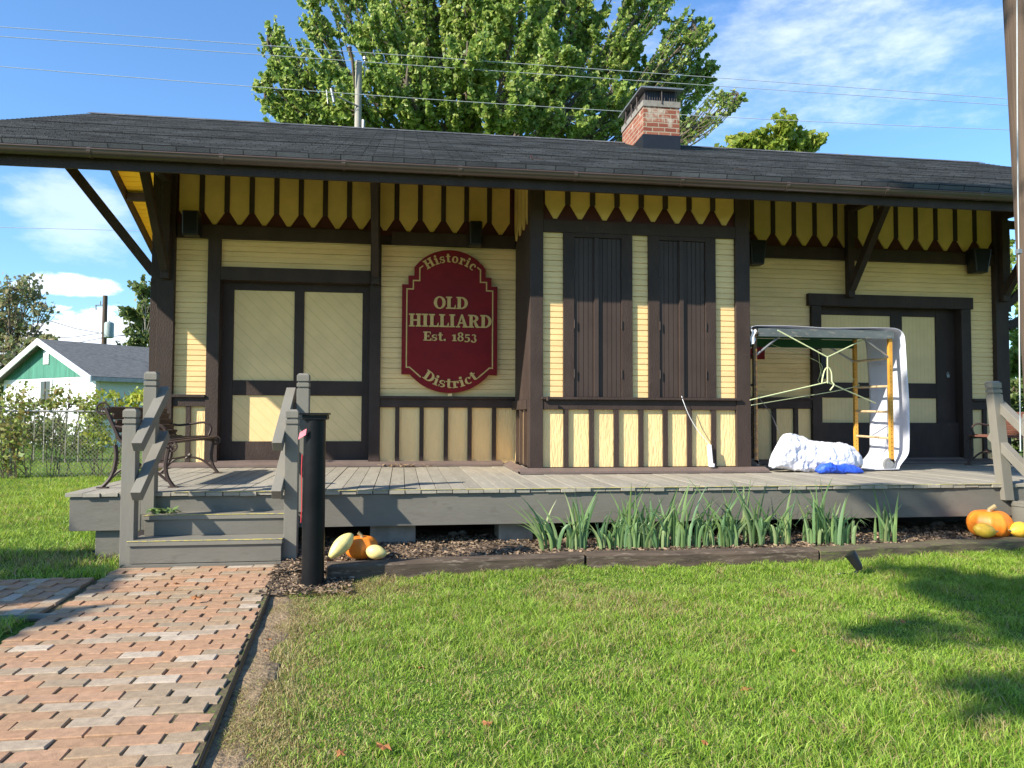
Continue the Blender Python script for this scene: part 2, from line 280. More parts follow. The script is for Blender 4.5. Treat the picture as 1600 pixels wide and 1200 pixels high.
def brickwall():
    m, n, l, b = newmat('old_chimney_brick'); tc = n.new('ShaderNodeTexCoord'); sp = n.new('ShaderNodeSeparateXYZ'); l.new(tc.outputs['Object'], sp.inputs[0])
    ad = n.new('ShaderNodeMath'); l.new(sp.outputs[0], ad.inputs[0]); l.new(sp.outputs[1], ad.inputs[1]); cb = n.new('ShaderNodeCombineXYZ'); l.new(ad.outputs[0], cb.inputs[0]); l.new(sp.outputs[2], cb.inputs[1])
    wz = n.new('ShaderNodeTexNoise'); wz.inputs['Scale'].default_value = 9; l.new(tc.outputs['Object'], wz.inputs['Vector']); wm = n.new('ShaderNodeVectorMath'); wm.operation = 'MULTIPLY_ADD'; l.new(wz.outputs['Color'], wm.inputs[0]); wm.inputs[1].default_value = (.02,.02,0); l.new(cb.outputs[0], wm.inputs[2])
    br = n.new('ShaderNodeTexBrick'); br.inputs['Scale'].default_value = 1; br.inputs['Brick Width'].default_value = .215; br.inputs['Row Height'].default_value = .078; br.inputs['Mortar Size'].default_value = .010; br.inputs['Mortar Smooth'].default_value = .3
    br.inputs['Color1'].default_value = (.19,.045,.025,1); br.inputs['Color2'].default_value = (.29,.10,.055,1); br.inputs['Mortar'].default_value = (.34,.27,.19,1); l.new(wm.outputs[0], br.inputs['Vector'])
    nz = n.new('ShaderNodeTexNoise'); nz.inputs['Scale'].default_value = 5; nz.inputs['Detail'].default_value = 8; l.new(tc.outputs['Object'], nz.inputs['Vector']); mr = n.new('ShaderNodeMapRange'); mr.inputs['From Min'].default_value = .56; mr.inputs['From Max'].default_value = .66; l.new(nz.outputs['Fac'], mr.inputs[0])
    mx = n.new('ShaderNodeMix'); mx.data_type = 'RGBA'; l.new(mr.outputs[0], mx.inputs[0]); l.new(br.outputs[0], mx.inputs[6]); mx.inputs[7].default_value = (.42,.36,.28,1); l.new(mx.outputs[2], b.inputs['Base Color']); b.inputs['Roughness'].default_value = .9
    bp = n.new('ShaderNodeBump'); bp.inputs['Strength'].default_value = .8; bp.inputs['Distance'].default_value = .012; bp.invert = True; l.new(br.outputs['Fac'], bp.inputs['Height']); l.new(bp.outputs[0], b.inputs['Normal'])
    return m
M_BRICK = brickwall()
def pavermat():
    m, n, l, b = newmat('worn_clay_pavers'); g = n.new('ShaderNodeNewGeometry'); r = n.new('ShaderNodeValToRGB'); e = r.color_ramp.elements; e[0].color = (.375,.22,.13,1); e[1].color = (.45,.355,.265,1)
    for p, c in ((.2,(.35,.205,.115)),(.36,(.40,.222,.122)),(.46,(.34,.228,.135)),(.60,(.305,.225,.145)),(.70,(.38,.215,.12)),(.85,(.37,.285,.20)),(.95,(.44,.355,.265))): q = e.new(p); q.color = (*c, 1)
    r.color_ramp.interpolation = 'CONSTANT'
    l.new(g.outputs['Random Per Island'], r.inputs[0]); tc = n.new('ShaderNodeTexCoord'); nz = n.new('ShaderNodeTexNoise'); nz.inputs['Scale'].default_value = 24; nz.inputs['Detail'].default_value = 10; nz.inputs['Roughness'].default_value = .75; l.new(tc.outputs['Object'], nz.inputs['Vector'])
    mr = n.new('ShaderNodeMapRange'); mr.inputs['From Min'].default_value = .25; mr.inputs['From Max'].default_value = .75; mr.inputs['To Min'].default_value = .62; mr.inputs['To Max'].default_value = 1.38; l.new(nz.outputs['Fac'], mr.inputs[0])
    mx = n.new('ShaderNodeMix'); mx.data_type = 'RGBA'; mx.blend_type = 'MULTIPLY'; mx.inputs[0].default_value = 1; l.new(r.outputs[0], mx.inputs[6]); l.new(mr.outputs[0], mx.inputs[7]); l.new(mx.outputs[2], b.inputs['Base Color']); b.inputs['Roughness'].default_value = .9
    n3 = n.new('ShaderNodeTexNoise'); n3.inputs['Scale'].default_value = 140; n3.inputs['Detail'].default_value = 4; l.new(tc.outputs['Object'], n3.inputs['Vector']); bp = n.new('ShaderNodeBump'); bp.inputs['Strength'].default_value = .5; bp.inputs['Distance'].default_value = .004; l.new(n3.outputs['Fac'], bp.inputs['Height']); l.new(bp.outputs[0], b.inputs['Normal'])
    return m
M_PAVER = pavermat()
M_JOINT = paint('mossy_path_joint', (.10, .075, .045), .95, .4, (25,25,25), .8, 60, c2=(.12,.16,.03), worn=.52)
def diagmat(name, ang, w_, horizontal=False):
    m = paint(name, (.84, .59, .28), .6, .08, (3,3,3), .3, 40); n, l = m.node_tree.nodes, m.node_tree.links; b = n['Principled BSDF']
    tc = n.new('ShaderNodeTexCoord'); mp = n.new('ShaderNodeMapping'); mp.inputs['Rotation'].default_value = (0, ang, 0); l.new(tc.outputs['Object'], mp.inputs['Vector'])
    wv = n.new('ShaderNodeTexWave'); wv.bands_direction = 'X'; wv.wave_profile = 'SAW'; wv.inputs['Scale'].default_value = .314/w_; l.new(mp.outputs[0], wv.inputs['Vector'])
    gt = n.new('ShaderNodeMath'); gt.operation = 'GREATER_THAN'; gt.inputs[1].default_value = .955; l.new(wv.outputs['Fac'], gt.inputs[0])
    src = b.inputs['Base Color'].links[0].from_socket; mx = n.new('ShaderNodeMix'); mx.data_type = 'RGBA'; l.new(gt.outputs[0], mx.inputs[0]); l.new(src, mx.inputs[6]); mx.inputs[7].default_value = (.60,.44,.18,1); l.new(mx.outputs[2], b.inputs['Base Color'])
    return m
M_DOORD = diagmat('yellow_diagonal_door_boards', R(45), .115)
M_DOORV = diagmat('yellow_vertical_door_boards', 0, .06)

# ================================================================= GROUND
def smooth(a, b, t): t = min(1, max(0, (t-a)/(b-a))); return t*t*(3-2*t)
def gz(x, y):
    z = .05*smooth(5.4, 6.5, y)
    if y > 17: z += .35*math.exp(-((x+11.0)/1.8)**2-((y-24.)/2.5)**2)
    return z
def np_gz(x, y):
    t = np.clip((y-5.4)/1.1, 0, 1); z = .05*t*t*(3-2*t)
    return z + np.where(y > 17, .35*np.exp(-((x+11.0)/1.8)**2-((y-24.)/2.5)**2), 0)
xs = np.concatenate([np.linspace(-900,-30,12), np.linspace(-28,24,105), np.linspace(27,900,12)])
ys = np.concatenate([np.linspace(-300,-6,8), np.linspace(-5,40,91), np.linspace(45,1500,14)])
XX, YY = np.meshgrid(xs, ys); V = np.stack([XX.ravel(), YY.ravel(), np_gz(XX.ravel(), YY.ravel())], 1)
nx, ny = len(xs), len(ys); I, J = np.meshgrid(np.arange(nx-1), np.arange(ny-1)); a = (J*nx+I).ravel()
tag(np_mesh('lawn_ground', V, np.stack([a, a+1, a+1+nx, a+nx], 1), M_GROUND, smooth=True), kind='structure')

# brick path: individual pavers laid in running bond
def path_edges(y):      # left and right edge of the main path
    t = (6.5-y)/3.44
    return -2.19+.05*t+.0*t*t, -.99+.25*t
mb = MB(); y = 6.47; row = 0
while y > .6:
    l_, r_ = path_edges(y); rag = random.uniform(-.012, .012)
    x = l_-(row % 2)*.105-random.uniform(0, .01)-.0
    while x < r_-.04:
        x0, x1 = max(x, l_-.02), min(x+.198, r_+rag); e_ = abs((x-l_)/(r_-l_)-.45)*2; g = random.choice((.003,.004,.006,.008,.011))+.012*random.random()*e_**2
        if x1-x0 > .04:
            z0 = gz(0, y); h = z0+.032+random.uniform(-.004,.004); tl = random.uniform(-.004,.004); tw = random.uniform(-.0035,.0035)
            c = .004
            mb.add([(x0,y-.0965,z0-.02),(x1-.002,y-.0965,z0-.02),(x1-.002,y-.0015,z0-.02),(x0,y-.0015,z0-.02),
                    (x0,y-.0965,h-c),(x1-.002,y-.0965,h-c+tw),(x1-.002,y-.0015,h-c+tl),(x0,y-.0015,h-c),
                    (x0+c,y-.0965+c,h),(x1-.002-c,y-.0965+c,h+tw),(x1-.002-c,y-.0015-c,h+tl),(x0+c,y-.0015-c,h)],
                   [(0,1,5,4),(1,2,6,5),(2,3,7,6),(3,0,4,7),(4,5,9,8),(5,6,10,9),(6,7,11,10),(7,4,8,11),(8,9,10,11)])
        x += .198+g
    y -= .1; row += 1
tag(mb.build('brick_path', M_PAVER), kind='structure')
mb = MB(); n = 30
for i in range(n):
    ya, yb = 6.5-i*.2, 6.5-(i+1)*.2
    la, ra = path_edges(ya); lb, rb = path_edges(yb)
    mb.add([(la-.01,ya,gz(0,ya)+.024),(ra+.01,ya,gz(0,ya)+.024),(rb+.01,yb,gz(0,yb)+.024),(lb-.01,yb,gz(0,yb)+.024)], [(0,3,2,1)])
tag(mb.build('path_bed', M_JOINT), kind='structure')
# side path
mb = MB(); row = 0; x = -2.26
while x > -9.5:
    yy = 5.22+(row % 2)*.1-.1
    while yy < 6.2:
        y0, y1 = max(yy, 5.26+.03*row*.04), min(yy+.197, 6.18)
        if y1-y0 > .03:
            z0 = gz(0, (y0+y1)/2); h = z0+.036+random.uniform(-.003,.003); mb.box(x-.0965, x-.0015, y0, y1-.006, z0-.02, h)
        yy += .2+.003
    x -= .1; row += 1
tag(mb.build('side_brick_path', M_PAVER), kind='structure')
mb = MB(); mb.add([(-9.6,5.2,.006),(-2.2,5.2,.006),(-2.2,6.2,.048),(-9.6,6.2,.048)], [(0,1,2,3)])
tag(mb.build('side_path_bed', M_JOINT), kind='structure')
# edging strips
mb = MB(); pts = [Vector((path_edges(y)[1]+.022, y, gz(0,y)+.012)) for y in np.linspace(6.4, .8, 20)]
mb.tube([p+Vector((0,0,.012)) for p in pts], .009, 6)
for a_, b_ in zip(pts, pts[1:]): mb.bar(a_, b_, .006, .05)
tag(mb.build('path_edging', M_BLK, smooth=True), 'black plastic edging strip along the right side of the brick walk', 'edging')
mb = MB(); mb.bar((-9.5, 5.215, .022), (-2.13, 5.235, .026), .006, .03)
tag(mb.build('path_edging', M_GALV), 'thin grey metal edging strip in front of the shaded side walk', 'edging')
# soil strips
def patch(name, poly, z, mat, amp=.02, sub=26, kind='structure'):
    (x0, y0), (x1, y1), (x2, y2), (x3, y3) = poly; vs = []; fs = []; m_ = max(6, sub//3)
    for j in range(m_+1):
        for i in range(sub+1):
            u, v = i/sub, j/m_
            xx = (x0*(1-u)+x1*u)*(1-v)+(x3*(1-u)+x2*u)*v; yy_ = (y0*(1-u)+y1*u)*(1-v)+(y3*(1-u)+y2*u)*v
            vs.append((xx, yy_, z(xx, yy_)+amp*noise.noise(Vector((xx*6, yy_*6, 1)))))
    for j in range(m_):
        for i in range(sub): q = j*(sub+1)+i; fs.append((q, q+1, q+sub+2, q+sub+1))
    mb = MB(); mb.add(vs, fs); return tag(mb.build(name, mat, smooth='all'), kind=kind)
TIM = [G(511,884,.15), G(915,867,.15), G(1281,860,.15), G(1600,843,.15)]
tx = np.array([p.x for p in TIM]+[8.]); ty = np.array([p.y for p in TIM]+[TIM[-1].y+.4])
def bedz(x, y): return .085+.035*smooth(6.3, 7.0, y)-.11*smooth(.12, .03, y-float(np.interp(x, tx, ty)))
patch('mulch_bed', [(-.95,6.16),(6.4,6.16),(6.4,7.9),(-.95,7.9)], bedz, M_MULCH, .03, 130)
patch('soil_strip', [(-.97,5.7),(-.45,5.85),(-.45,6.75),(-1.0,6.75)], lambda x, y: gz(x,y)+.022, M_MULCH, .02, 24)
patch('soil_edge', [(-.62,1.2),(-.30,1.2),(-.56,5.75),(-.92,5.75)], lambda x, y: gz(x,y)+.010-.10*smooth(.0, .16, x-(-.99+.25*(6.5-y)/3.44)-.15-.20*noise.noise(Vector((x*5,y*3.1,4)))), paint('tan_dry_soil', (.27,.19,.11), .95, .35, (14,14,14), 1, 45, bdist=.02, c2=(.12,.08,.05), worn=.55), .012, 60)
patch('under_deck_shade_sheet', [(-2.72,7.25),(9.2,7.25),(9.2,16.9),(-2.72,16.9)], lambda x, y: .045+gz(x,y)*0+.02, M_DARK, .005, 20)  # ground sheet, its colour darkened to stand for the shade under the deck

# ---- grass blades (numpy)
def noise2(x, y, s, seed=0):
    r = np.zeros_like(x)
    rg = np.random.default_rng(seed)
    for k in range(5):
        ax, ay, ph = rg.normal(0, s*(1+.6*k), 3)[0], rg.normal(0, s*(1+.6*k)), rg.uniform(0, 6.28)
        r += np.sin(ax*x+ay*y+ph)/(1+.3*k)
    return r
def grass(name, n, region, hmin, hmax, wd, seed, matidx_fn=None):
    g = np.random.default_rng(seed); x, y = region(g, n); n = len(x)
    z = np_gz(x, y); h = g.uniform(hmin, hmax, n)*(1+.22*noise2(x, y, 2.2, seed)+.22*noise2(x, y, 9, seed+7)); h = np.clip(h, hmin*.6, hmax*1.5); a = g.uniform(0, 2*np.pi, n); w_ = wd*g.uniform(.6, 1.3, n)
    la = g.uniform(0, 2*np.pi, n)+.6*noise2(x, y, 1.4, seed+3); lean = h*g.uniform(.2, 1.7, n)
    ux, uy = np.cos(a)*w_/2, np.sin(a)*w_/2; lx, ly = np.cos(la)*lean, np.sin(la)*lean
    V = np.empty((n, 5, 3))
    V[:,0] = np.stack([x-ux, y-uy, z], 1); V[:,1] = np.stack([x+ux, y+uy, z], 1)
    V[:,2] = np.stack([x+ux*.8+lx*.35, y+uy*.8+ly*.35, z+h*.6], 1); V[:,3] = np.stack([x-ux*.8+lx*.35, y-uy*.8+ly*.35, z+h*.6], 1)
    V[:,4] = np.stack([x+lx, y+ly, z+h*g.uniform(.75,1,n)], 1)
    b = np.arange(n)[:,None]*5
    T = np.concatenate([b+[0,1,2], b+[0,2,3], b+[3,2,4]], 0)
    mi = None
    if matidx_fn is not None: m1 = matidx_fn(x, y, g); mi = np.concatenate([m1, m1, m1])
    return np_mesh(name, V.reshape(-1, 3), T, [M_GRASS, M_STRAW], midx=mi)
def reg_front(g, n):
    y = 2.2+4.3*g.random(n)**.9; x = g.uniform(-1.1, 6.6, n)
    pe = -.99+.25*(6.5-y)/3.44; front = np.interp(x, tx, ty)
    ok = (x > pe+.10+.10*g.random(n)) & (y < front-.01) & (x < .75*y+1.6) & ~((x < -.40) & (y > 5.62+.15*g.random(n)))
    ok &= g.random(n) < np.clip((x-pe-.02-.05*(noise2(x, y, 3.6, 77)+1))/.42, .16, 1)
    return x[ok], y[ok]
def straw_front(x, y, g):
    pe = -.99+.25*(6.5-y)/3.44; p = .09+.14*(noise2(x, y, 2.6, 11) > 1.15)+.75*np.exp(-((x-pe-.18)/.16)**2)+.6*np.exp(-((x+.3)/.35)**2-((y-5.85)/.3)**2)
    p += .35*(noise2(x, y, 1.1, 5) > 1.9)+.30*(noise2(x, y, 7, 15) > 1.6)
    p += .12*np.clip((2.6-x)/3, 0, 1)
    return (g.random(len(x)) < p).astype(int)
tag(grass('grass', 340000, reg_front, .014, .058, .0039, 1, straw_front), 'short green lawn grass in front of the timber edging', 'grass', kind='stuff')
def reg_edge(g, n):
    y = 2.2+3.7*g.random(n); pe = -.99+.25*(6.5-y)/3.44; x = pe+.05+np.abs(g.normal(0, .24, n))
    m = n//5; x = np.concatenate([x, g.normal(-.28, .22, m)]); y = np.concatenate([y, g.normal(5.78, .10, m)]); ok = y < np.interp(x, tx, ty)-.02; return x[ok], y[ok]
tag(grass('dead_grass', 48000, reg_edge, .006, .02, .004, 8, lambda x, y, g: (g.random(len(x)) < .92).astype(int)), 'flattened straw-coloured dead grass along the edge of the brick walk', 'dead grass', kind='stuff')
def reg_left(g, n):
    y = 4.2+20*g.random(n)**1.6; x = -2.2-g.random(n)*(.62*y)
    ok = ((y < 5.2) | (y > 6.22)) & (x < -2.26-.05*g.random(n)) & ~((x > -2.75) & (y > 7.3)) | ((y > 6.22) & (y < 6.9) & (x < -2.2))
    ok &= ~((y > 5.2) & (y < 6.22)) & ~((x > -2.75) & (y > 7.1))
    return x[ok], y[ok]
def straw_left(x, y, g):
    p = .08+.75*np.exp(-((x+2.9)/.5)**2-((y-7.0)/.45)**2)+.25*(noise2(x, y, .9, 9) > 1.4); return (g.random(len(x)) < p).astype(int)
tag(grass('grass', 130000, reg_left, .03, .065, .006, 2, straw_left), 'green lawn grass to the left of the deck and beyond the fence', 'grass', kind='stuff')
# mulch chips
def chips(name, n, reg, zf, s, mat, seed):
    g = np.random.default_rng(seed); x, y = reg(g, n); n = len(x); z = np.array([zf(a_, b_) for a_, b_ in zip(x, y)])+.012
    L = g.uniform(.4, 1.6, n)*s; W = L*g.uniform(.25, .6, n); q = g.normal(0, 1, (n, 3)); q[:,2] *= .25; q /= np.linalg.norm(q, axis=1)[:,None]; r = g.normal(0, 1, (n, 3)); r[:,2] *= .4; r -= (r*q).sum(1)[:,None]*q; r /= np.linalg.norm(r, axis=1)[:,None]
    c = np.stack([x, y, z], 1); V = np.stack([c-q*L[:,None]-r*W[:,None], c+q*L[:,None]-r*W[:,None]*.6, c+q*L[:,None]*.8+r*W[:,None], c-q*L[:,None]*.9+r*W[:,None]*.8], 1).reshape(-1, 3)
    return np_mesh(name, V, np.arange(n*4).reshape(-1, 4), mat)
def reg_bed(g, n):
    x = g.uniform(-.95, 6.4, n); y = g.uniform(6.1, 7.5, n); k = y > np.interp(x, tx, ty)+.15*(x > -.58); return x[k], y[k]
tag(chips('mulch_chips', 16000, reg_bed, lambda x, y: bedz(x, y)+.005, .015, M_CHIP, 4), 'loose brown wood chips on the planting bed', 'mulch', kind='stuff')
def reg_s(g, n):
    x = g.uniform(-1.0, -.35, n); y = g.uniform(5.6, 6.8, n); return x, y
tag(chips('mulch_chips', 3000, reg_s, lambda x, y: gz(x, y)+.022, .013, M_CHIP, 5), 'dark wood chips around the foot of the black pipe post', 'mulch', kind='stuff')

# ================================================================= DEPOT BUILDING
YW, YB, ZD = 10.2, 8.8, .62
XL, XR = -3.05, 8.85
depot = empty('depot_building', (2.9, 13.5, 0), 'old yellow and dark brown wooden railway depot with picket frieze and wide eaves', 'building')
COURSE = .0672
def siding(x0, x1, z0, z1, y=YW, name='siding_panel'):
    mb = MB(); k = math.floor((z0-.62)/COURSE); prof = [(z0, y)]
    z = .62+k*COURSE
    while z < z1:
        dp = .018 if k % 2 else .009; g_ = .009
        if z > z0+.004 and z+g_ < z1: prof += [(z, y), (z, y+dp), (z+g_, y+dp), (z+g_, y)]
        z += COURSE; k += 1
    prof.append((z1, y)); n = len(prof)
    mb.add([(x0, yy_, zz) for zz, yy_ in prof]+[(x1, yy_, zz) for zz, yy_ in prof], [(i, i+n, i+n+1, i+1) for i in range(n-1)])
    return mb.build(name, M_SIDE, depot)
def frieze(xs_, w_, y, ztip, zsh, ztop, x0, x1, name='picket_frieze'):
    mb = MB(); mb.cur = 0; mb.box(x0, x1, y-.005, y+.02, ztip-.06, ztop)      # maroon backing
    mb.cur = 1; hw = w_/2
    for c in xs_:
        a_, b_ = max(c-hw, x0+.002), min(c+hw, x1-.002)
        if b_-a_ < .08: mb.prism([(a_, zsh), (b_, zsh-.02), (b_, ztop-.01), (a_, ztop-.01)], y-.025, y-.005-.001); continue
        j = random.uniform(-.006, .006)
        mb.prism([(a_, zsh+j), (c-.022, ztip+j), (c+.022, ztip+j), (b_, zsh+j), (b_, ztop-.01), (a_, ztop-.01)], y-.025, y-.006)
    mb.cur = 2; sp = [(p+q)/2 for p, q in zip(xs_, xs_[1:])]
    for c in sp: mb.box(c-.032, c+.032, y-.038, y-.0055, zsh-.004, ztop-.005)
    return mb.build(name, [M_MAR, M_YPIC, M_BRN], depot)
def wain(x0, x1, z0, z1, y, xs_, bw=.055, name='wainscot_panel'):
    mb = MB(); mb.cur = 0; mb.box(x0, x1, y, y+.02, z0, z1); mb.cur = 1
    for c in xs_: mb.box(c-bw/2, c+bw/2, y-.036, y-.0005, z0, z1)
    return mb.build(name, [M_YPAN, M_BRN], depot)
def brown(name, *boxes, mat=None, bevel=.004, parent=None):
    mb = MB()
    for b_ in boxes: mb.box(*b_)
    return mb.build(name, mat or M_BRN, parent or depot, bevel=bevel)
# core walls behind the cladding (gable ends and back)
ZE, RY, RZ = 3.73, 13.5, 6.28            # eave underside height, ridge depth and height
mb = MB(); gab = [(YW+.04, .3), (2*RY-YW, .3), (2*RY-YW, 4.55), (RY, 5.95), (YW+.04, 4.55)]
mb.loft(gab, XL+.02, XL+.12); mb.loft(gab, XR-.12, XR-.02); mb.box(XL+.12, XR-.12, 2*RY-YW-.1, 2*RY-YW, .3, 4.55)
mb.build('end_wall', M_SIDE, depot)
mb = MB(); mb.box(XL+.12, -2.30, YW+.03, YW+.1, .3, 4.55); mb.box(-.42, XR-.12, YW+.03, YW+.1, .3, 1.2); mb.box(-.42, 5.89, YW+.03, YW+.1, 1.2, 4.55); mb.box(5.89, 8.1, YW+.03, YW+.1, 2.9, 4.55); mb.box(8.1, XR-.12, YW+.03, YW+.1, 1.2, 4.55); mb.box(-2.30, -.42, YW+.03, YW+.1, 3.03, 4.55)
mb.build('wall_core', M_BRN, depot)
# ---- left of the bay
ZT, ZH0, ZH1 = 3.72, 3.53, 3.70
frieze([-2.70+.3075*i for i in range(14)], .247, YW, ZT, 3.878, 4.62, XL+.2, 1.50)
brown('header_beam', (XL+.22, -.31, YW-.06, YW+.03, ZH0+.0, ZH1), (-.15, 1.49, YW-.06, YW+.03, ZH0, ZH1))
brown('corner_post', (XL, XL+.2, YW-.08, YW+.12, .655, 4.62))
siding(XL+.2, -2.455, 1.53, ZH0); siding(-2.30, -.42, 3.17, ZH0, name='transom_panel'); siding(-.28, 1.515, 1.53, ZH0)
brown('wall_post', (-2.455, -2.30, YW-.06, YW+.03, .655, ZH0-.002)); brown('wall_post', (-.42, -.28, YW-.06, YW+.03, .655, ZH0-.002))
brown('door_header', (-2.298, -.422, YW-.065, YW+.03, 3.0, 3.17))
def rail(x0, x1, y, z0=1.386, z1=1.50):
    mb = MB(); mb.box(x0, x1, y-.045, y+.02, z0, z1); mb.box(x0, x1, y-.085, y+.02, z1+.0005, z1+.035); mb.build('sill_rail', M_BRN, depot, bevel=.003)
rail(XL+.2, -2.457, YW); rail(-.278, 1.50, YW)
wain(XL+.2, -2.457, .655, 1.386, YW, [(-2.695+-2.63)/2])
wain(-.278, 1.515, .655, 1.386, YW, [P(x, 680, YW).x for x in (620.5, 658.5, 696.5, 733.5, 771.5)])
# ---- freight doors
def freight_door(x0, x1, z0, z1, panels, mat, label, padlock=None):
    yd = YW+.13; mb = MB(); mb.box(x0, x1, yd, yd+.05, z0, z1)
    d = mb.build('freight_door', M_BRN, depot, label=label)
    xs_ = sorted({p[0] for p in panels}); 
    for (a_, b_, c_, e_) in panels:
        q = MB(); q.box(a_, b_, yd-.006, yd-.0005, c_, e_); q.build('door_panel', mat, d, bevel=0)
    fr = MB()
    fr.box(x0, panels[0][0]-.001, yd-.03, yd-.0006, z0, z1); right = max(p[1] for p in panels)
    fr.box(right+.001, x1, yd-.03, yd-.0006, z0, z1)
    cols = sorted({(p[0], p[1]) for p in panels}); rows = sorted({(p[2], p[3]) for p in panels})
    if len(cols) > 1: fr.box(cols[0][1]+.001, cols[1][0]-.001, yd-.03, yd-.0006, z0, z1)
    for (a_, b_) in cols:
        fr.box(a_-.0005, b_+.0005, yd-.028, yd-.0006, z0, rows[0][0]-.001); fr.box(a_-.0005, b_+.0005, yd-.028, yd-.0006, rows[0][1]+.001, rows[1][0]-.001); fr.box(a_-.0005, b_+.0005, yd-.028, yd-.0006, rows[1][1]+.001, z1)
    fr.build('door_frame', M_BRN, d, bevel=.003)
    if padlock:
        q = MB(); q.box(padlock[0]-.02, padlock[0]+.02, yd-.055, yd-.031, padlock[1]-.03, padlock[1]+.012); q.tube([(padlock[0]-.013, yd-.045, padlock[1]+.01), (padlock[0]-.012, yd-.045, padlock[1]+.04), (padlock[0], yd-.045, padlock[1]+.052), (padlock[0]+.012, yd-.045, padlock[1]+.04), (padlock[0]+.013, yd-.045, padlock[1]+.01)], .005, 6)
        q.build('padlock', M_GALV, d, smooth=True)
    return d
freight_door(-2.30, -.42, .70, 3.0, [(-2.16,-1.40,.94,1.535),(-2.16,-1.40,1.73,2.90),(-1.275,-.525,.94,1.535),(-1.275,-.525,1.73,2.90)], M_DOORD, 'door of four diagonal boarded panels left of the sign')
dj = MB()
for xx in (-2.30, -.425): dj.box(xx, xx+.005, YW+.03, YW+.18, .70, 3.0)
dj.box(-2.295, -.425, YW+.03, YW+.18, 2.995, 3.0); dj.build('door_jamb', M_BRN, depot)
freight_door(5.89, 8.10, .70, 2.88, [(5.93,7.08,.94,1.56),(5.93,7.08,1.78,2.76),(7.26,7.80,.94,1.56),(7.26,7.80,1.78,2.76)], M_DOORV, 'wide door of vertical boards behind the scaffold', (7.97, 1.9))
mb = MB(); mb.box(5.86, 5.94, YW-.10, YW-.06, 1.82, 2.15); mb.build('door_latch_box', M_BLK, depot, bevel=.006)
# thresholds and flashing boards on the deck
TH = MB()
def slope_board(x0, x1, y, dep=.22, z1=.685):
    TH.loft([(y-dep, .626), (y, .626), (y, z1), (y-.03, z1), (y-dep, .652)], x0, x1)
slope_board(XL-.02, 1.33, YW-.02, .16); slope_board(4.33, XR, YW-.02, .16); slope_board(1.33, 4.32, YB-.055, .15)
TH.add([(1.33,8.6,.626),(1.43,8.745,.626),(1.43,10.15,.626),(1.33,10.05,.626),(1.33,8.6,.650),(1.43,8.745,.684),(1.43,10.15,.684),(1.33,10.05,.652)], [(4,5,6,7),(0,4,7,3),(0,1,5,4),(3,7,6,2),(1,2,6,5)])
TH.build('base_board', M_THR, depot)
# ---- bay
bay = MB(); bay.box(1.465, 1.62, YB-.05, YB+.15, .685, 4.3); bay.box(3.985, 4.165, YB-.05, YB+.15, .685, 4.3)
bay.box(1.60, 4.0, YB+.03, YB+.08, .63, 4.3)
bay.box(1.52, 1.56, YB+.15, YW-.04, .685, 4.3); bay.box(4.07, 4.11, YB+.15, YW-.04, .685, 4.3)
bayo = bay.build('bay_window', M_BRN, depot, bevel=.004)
brown('bay_header', (1.622, 3.983, YB-.045, YB+.03, 3.44, 3.583))
frieze([1.766+.2983*i for i in range(8)], .245, YB, 3.605, 3.776, 4.05, 1.622, 3.983)
for a_, b_ in ((1.622, 1.862), (2.698, 2.895), (3.737, 3.983)): siding(a_, b_, 1.505, 3.44, YB)
mb = MB(); mb.box(1.60, 4.02, YB-.09, YB+.03, 1.475, 1.505); mb.box(1.622, 3.983, YB-.04, YB+.03, 1.36, 1.474); mb.tube([(1.66,YB-.13,1.46),(1.66,YB-.13,1.51)], .018, 8); mb.build('bay_sill', M_BRN, depot, bevel=.003)
wain(1.622, 3.983, .69, 1.36, YB, [P(x, 690, YB).x for x in (883.5, 923.5, 962, 1000.5, 1038.5, 1076, 1114)], .058)
def shutter_pair(x0, xm, x1, xo0, xo1):
    cs = MB(); z0, z1 = 1.506, 3.439
    cs.box(xo0, x0, YB-.04, YB+.03, z0, z1); cs.box(x1, xo1, YB-.04, YB+.03, z0, z1); cs.box(x0, x1, YB-.04, YB+.03, z1-.05, z1)
    cs.build('window_casing', M_BRN, bayo, bevel=.003); c_ = bayo
    for a_, b_, ast in ((x0+.004, xm-.003, False), (xm+.003, x1-.004, True)):
        m_ = MB(); n_ = 5; wd = (b_-a_)/n_
        for i in range(n_):
            o_ = a_+i*wd; m_.box(o_+.0015, o_+wd-.0045, YB-.02, YB+.012, z0+.004, z1-.056); m_.box(o_+wd-.0045, o_+wd+.0015, YB-.010, YB+.012, z0+.004, z1-.056)
        if not ast: m_.box(b_-.045, b_+.004, YB-.05, YB-.0205, z0+.004, z1-.056)
        s_ = m_.build('shutter', M_BRNV, c_, bevel=0)
    for zz in (1.78, 2.36, 2.98):
        for xx in (x0, x1): h = MB(); h.tube([(xx, YB-.048, zz-.05), (xx, YB-.048, zz+.05)], .007, 6); h.build('hinge', M_BRNV, bayo, smooth=True)
shutter_pair(1.992, 2.28, 2.564, 1.863, 2.697); shutter_pair(3.032, 3.325, 3.606, 2.896, 3.736)
